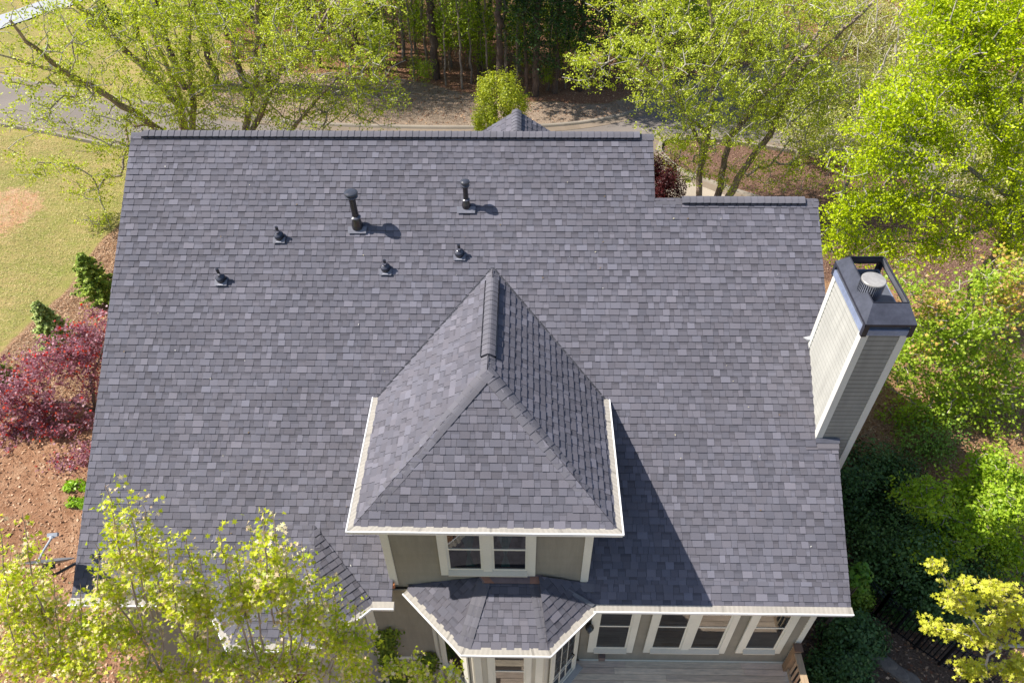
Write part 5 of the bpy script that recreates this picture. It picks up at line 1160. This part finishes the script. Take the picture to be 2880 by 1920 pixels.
# woods ----------------------------------------------------------------
G_W = 'woodland trees beyond the street'
PB, HB = (.13, .095, .078), (.28, .235, .20)
WG = [(.14, .22, .012), (.24, .35, .018), (.36, .47, .025), (.5, .6, .05)]
PG = [(.015, .04, .018), (.03, .07, .028), (.055, .11, .04)]
wt = [(1060, 175, .17, 'dark'), (1228, 222, .2, 'pine'), (1352, 205, .16, 'pine'), (1403, 268, .17, 'pine'), (1427, 252, .085, 'thin'), (1505, 270, .17, 'cedar'), (1012, 180, .11, 'dark'), (1140, 170, .10, 'thin'), (1560, 262, .15, 'cedar'), (1482, 268, .09, 'cedar'),
      (1290, 120, .14, 'pine'), (1180, 100, .13, 'pine'), (960, 170, .14, 'dark'), (900, 190, .13, 'dark'), (1630, 255, .15, 'cedar'), (1115, 150, .08, 'thin'), (850, 150, .14, 'dark'), (1270, 190, .06, 'thin'), (1320, 150, .1, 'thin'), (1460, 200, .1, 'thin'),
      (760, 120, .14, 'dark'), (640, 110, .15, 'dark'), (1700, 245, .14, 'cedar'), (1380, 110, .13, 'pine'), (1060, 60, .13, 'dark'), (950, 70, .12, 'thin'), (1500, 120, .15, 'pine'), (1600, 130, .15, 'cedar'), (1240, 40, .12, 'pine'), (1420, 40, .13, 'pine'), (440, 235, .15, 'dark'), (300, 40, .15, 'dark'), (400, 15, .14, 'dark'), (480, 60, .14, 'dark'), (700, 50, .14, 'dark'), (740, 10, .13, 'dark'), (880, 90, .1, 'thin'), (980, 110, .09, 'thin'), (1090, 110, .09, 'thin'), (1170, 150, .07, 'thin'), (1040, 200, .05, 'thin'), (1085, 215, .06, 'thin'), (1165, 228, .05, 'thin'), (1200, 180, .07, 'thin'), (1255, 240, .05, 'thin'), (1300, 250, .055, 'thin'), (1325, 235, .05, 'thin'), (1375, 245, .05, 'thin'), (1450, 262, .06, 'thin'), (1540, 255, .06, 'thin'), (1590, 250, .05, 'thin'), (1350, 90, .08, 'thin'), (520, 250, .16, 'dark'), (610, 235, .15, 'dark'), (690, 250, .14, 'dark'), (760, 235, .14, 'dark'), (800, 30, .15, 'dark'), (560, 40, .15, 'dark'), (1330, 20, .12, 'pine')]
ORD = ['first', 'second', 'third', 'fourth', 'fifth', 'sixth', 'seventh', 'eighth', 'ninth', 'tenth', 'eleventh', 'twelfth', 'thirteenth', 'fourteenth', 'fifteenth', 'sixteenth', 'seventeenth', 'eighteenth', 'nineteenth', 'twentieth', 'twenty first', 'twenty second', 'twenty third', 'twenty fourth', 'twenty fifth', 'last']
kindlab = {'dark': 'dark trunked leafy woodland tree', 'pine': 'straight tall pine trunk', 'thin': 'thin young woodland trunk', 'cedar': 'dense dark green cedar like tree'}
for i, (u, v, rr, kd) in enumerate(wt):
    p = on_ground(u, v); x, y, z = p; rs = random.Random(200+i); H = rs.uniform(13, 18) if kd != 'thin' else rs.uniform(6, 9)
    lean = (rs.uniform(-.35, .35), rs.uniform(-.3, .3))
    st = [[(x, y, z-.1, rr*1.15), (x+lean[0]*.3, y, z+3, rr), (x+lean[0], y+lean[1], z+H, rr*.6)]]
    C3 = lambda dx, dz, rx, rz: (np.array([x+lean[0]+dx, y+lean[1], z+dz]), np.array([rx, rx, rz]))
    same = sorted(q[0] for q in wt if q[3] == kd and (q[1] > 200) == (v > 200)); n_th = ORD[same.index(u)]
    lab = f'{n_th} {kindlab[kd]} from the left {"at the edge of the woods" if v > 200 else "deeper in the woods"}'
    if kd == 'pine': cr, nt2, nl2, pal, ls, mt, sp = ([C3(0, H-2.5, 3.6, 3.4), C3(-.5, 8.5, 2.6, 1.2)] if v > 200 else [C3(0, H-1.5, 2.4, 3.0)]), (240 if v > 200 else 60), 30, PG, .22, MNEEDLE, .4
    elif kd == 'thin': cr, nt2, nl2, pal, ls, mt, sp = [C3(0, H-1, 1.2, 1.6), C3(.2, 3.6, .9, 1.5)], 60, 26, WG, .10, MLEAF, .32
    elif kd == 'cedar': cr, nt2, nl2, pal, ls, mt, sp = [C3(0, 4.6, 1.5, 3.4), C3(0, H-3, 3.2, 3.2), C3(0, 8.5, 2.6, 1.6)], 420, 50, [(.02, .05, .015), (.04, .09, .02), (.07, .14, .03), (.10, .20, .04)], .11, MNEEDLE, .3
    else: cr, nt2, nl2, pal, ls, mt, sp = [C3(0, H-3, 2.9, 3.2), C3(.5, 5.0, 1.6, 2.0)], (230 if v > 200 else 130), 20, WG, .11, MLEAF, .36
    tree('woodland_tree', lab, 'tree', st, cr, nt2, nl2, ls, pal, G_W, 200+i, clump=.14, bark=PB if kd != 'thin' else HB, twig=(.2, .17, .14), spread=sp, mat=mt, r0=.008)
# saplings in the understorey
rs = random.Random(77)
protos = []
for k_ in range(6):
    p = (200.0, 0.0, 0.0); H = 2.0+.45*k_
    st = [[(0, 0, -.1, .028), (.1, 0, H*.5, .02), (.05, .1, H, .01)]]
    cr = [(np.array([0, 0, H*.8]), np.array([.75, .75, H*.32])), (np.array([.2, .1, H*.5]), np.array([.5, .5, .5]))]
    protos.append(tree('sapling', '', 'sapling', st, cr, 46, 24, .10, [(.2, .3, .012), (.34, .47, .02), (.48, .6, .04)], None, 300+k_, bark=(.24, .19, .15), twig=(.3, .25, .2), spread=.24, r0=.006, base=(0, 0, 0)))
spots = []
while len(spots) < 130:
    u, v = rs.uniform(560, 2150), rs.uniform(-10, 262)
    if v > 262-(max(0, 1200-u))*.17-max(0, u-1700)*.1: continue
    spots.append((u, v))
DL1 = ['leafing sapling on the woods floor', 'thin light green sapling under the tall trees', 'small understorey sapling among the trunks']
for i, (u, v) in enumerate(spots):
    p = on_ground(u, v); src = protos[i % 6]
    if i < 6: r_ = src; kids_ = []
    else:
        r_ = src.copy(); COL.objects.link(r_)
        for ch in src.children: c_ = ch.copy(); COL.objects.link(c_); c_.parent = r_
    r_.location = p; r_.rotation_euler = (0, 0, rs.uniform(0, 6.28)); sc = rs.uniform(.6, 1.15); r_.scale = (sc, sc, sc)
    band = 'near the verge' if v > 150 else 'midway into the woods' if v > 70 else 'deep in the woods'
    tag(r_, f'{DL1[0]} {band}, {"left" if u < 1200 else "right" if u > 1600 else "straight"} above the ridge', 'sapling', 'saplings in the woodland understorey')
# hedge of shrubs and shade planting at the top left beyond the lawn
for i, (u, v, y, r, lab) in enumerate(((30, -10, 36.5, (1.6, 1.3, 1.3), 'dark hedge shrub at the top left corner beyond the pale driveway'), (130, 5, 35.5, (1.3, 1.2, 1.2), 'olive green hedge shrub beside the pale driveway at the top left'), (300, 60, 29.5, (.8, .8, .7), 'small dark shrub in the bed beyond the far lawn'))):
    shrub('hedge_shrub', lab, 'shrub', u, v, y, r, 6000, .12, [(.05, .08, .02), (.1, .15, .03), (.2, .26, .06)], 95+i, lumps=40)

# iron fence -----------------------------------------------------------
fence = empty('iron_fence', (18.6, -5.6, gz(18.6, -5.6)), 'black iron picket fence running down the shady slope at the lower right', 'fence')
def fence_run(P):
    for a, b in zip(P[:-1], P[1:]):
        L_ = math.dist(a, b); n = int(L_/.11); m = MB(); u_ = Vector((b[0]-a[0], b[1]-a[1], 0)).normalized()
        g = lambda t: (a[0]+(b[0]-a[0])*t, a[1]+(b[1]-a[1])*t)
        for i in range(1, n):
            x, y = g(i/n); z = gz(x, y); m.box((x-.009, y-.009, z+.06), (x+.009, y+.009, z+1.22), (.012, .012, .014))
        for h in (.14, 1.02, 1.16):
            (x0, y0), (x1, y1) = g(0), g(1); m.tube([(x0, y0, gz(x0, y0)+h), (x1, y1, gz(x1, y1)+h)], .016, 4, (.012, .012, .014))
        m.build('picket_panel', MBLACK, fence)
        x, y = a; z = gz(x, y); m = MB(); m.box((x-.03, y-.03, z-.1), (x+.03, y+.03, z+1.32), (.012, .012, .014)); m.build('post', MBLACK, fence)
fa = [on_ground(*q)[:2] for q in ((2500, 1690), (2455, 1735), (2512, 1778), (2570, 1822), (2640, 1868), (2720, 1915), (2800, 1965))]
fence_run([(float(p[0]), float(p[1])) for p in fa]); fence_run([(float(fa[1][0]), float(fa[1][1])), tuple(float(q) for q in on_ground(2415, 1690)[:2])])
# rocks ---------------------------------------------------------------
for i, (u, v, sx, sy, sz, lab) in enumerate(((2468, 1845, .42, .2, .12, 'flat grey brown stone slab nearest the shrubs at the lower right'), (2508, 1880, .36, .2, .12, 'flat stone slab in the middle of the row at the lower right'), (2545, 1908, .38, .2, .12, 'flat stone slab at the bottom edge beside the iron fence'))):
    p = on_ground(u, v); bm = bmesh.new(); bmesh.ops.create_icosphere(bm, subdivisions=3, radius=1); rs2 = np.random.RandomState(400+i); ph = rs2.uniform(0, 6, 6)
    for vv in bm.verts:
        n_ = 1+.12*math.sin(vv.co.x*4+ph[0])+.10*math.sin(vv.co.y*5+ph[1])+.06*math.sin(vv.co.z*9+ph[2])
        q = Vector((max(-.75, min(.75, vv.co.x)), max(-.75, min(.75, vv.co.y)), max(-.6, min(.6, vv.co.z))))*n_; vv.co = (q.x*sx*1.3, q.y*sy*1.3, q.z*sz*1.5)
    me = bpy.data.meshes.new('rock'); bm.to_mesh(me); bm.free(); a = me.attributes.new('tint', 'FLOAT_COLOR', 'POINT'); b = np.ones((len(me.vertices), 4), np.float32); b[:, :3] = (.22, .18, .145); a.data.foreach_set('color', b.ravel())
    me.polygons.foreach_set('use_smooth', [True]*len(me.polygons))
    o = link(me, 'rock', MROCK, None); o.location = p; o.rotation_euler = (0, 0, -.75); tag(o, lab, 'rock', 'stone slabs on the dark mulch')
# mailbox across the road, parked car under the birch -----------------------
mp = on_ground(150, 200); mbx = empty('mailbox', tuple(mp), 'small white mailbox on a post across the road at the far left', 'mailbox')
m = MB(); m.box((mp[0]-.05, mp[1]-.05, mp[2]-.1), (mp[0]+.05, mp[1]+.05, mp[2]+1.0), (.7, .7, .68)); m.build('post', MTRIM, mbx)
m = MB(); m.prism([(mp[0]-.1, mp[1]-.25, mp[2]+1.16), (mp[0]+.1, mp[1]-.25, mp[2]+1.16), (mp[0]+.1, mp[1]+.25, mp[2]+1.16), (mp[0]-.1, mp[1]+.25, mp[2]+1.16)], (0, 0, -.15), (.75, .75, .73), True)
m.tube([(mp[0], mp[1]-.25, mp[2]+1.16), (mp[0], mp[1]+.25, mp[2]+1.16)], .1, 14, (.75, .75, .73)); m.build('box', MTRIM, mbx)
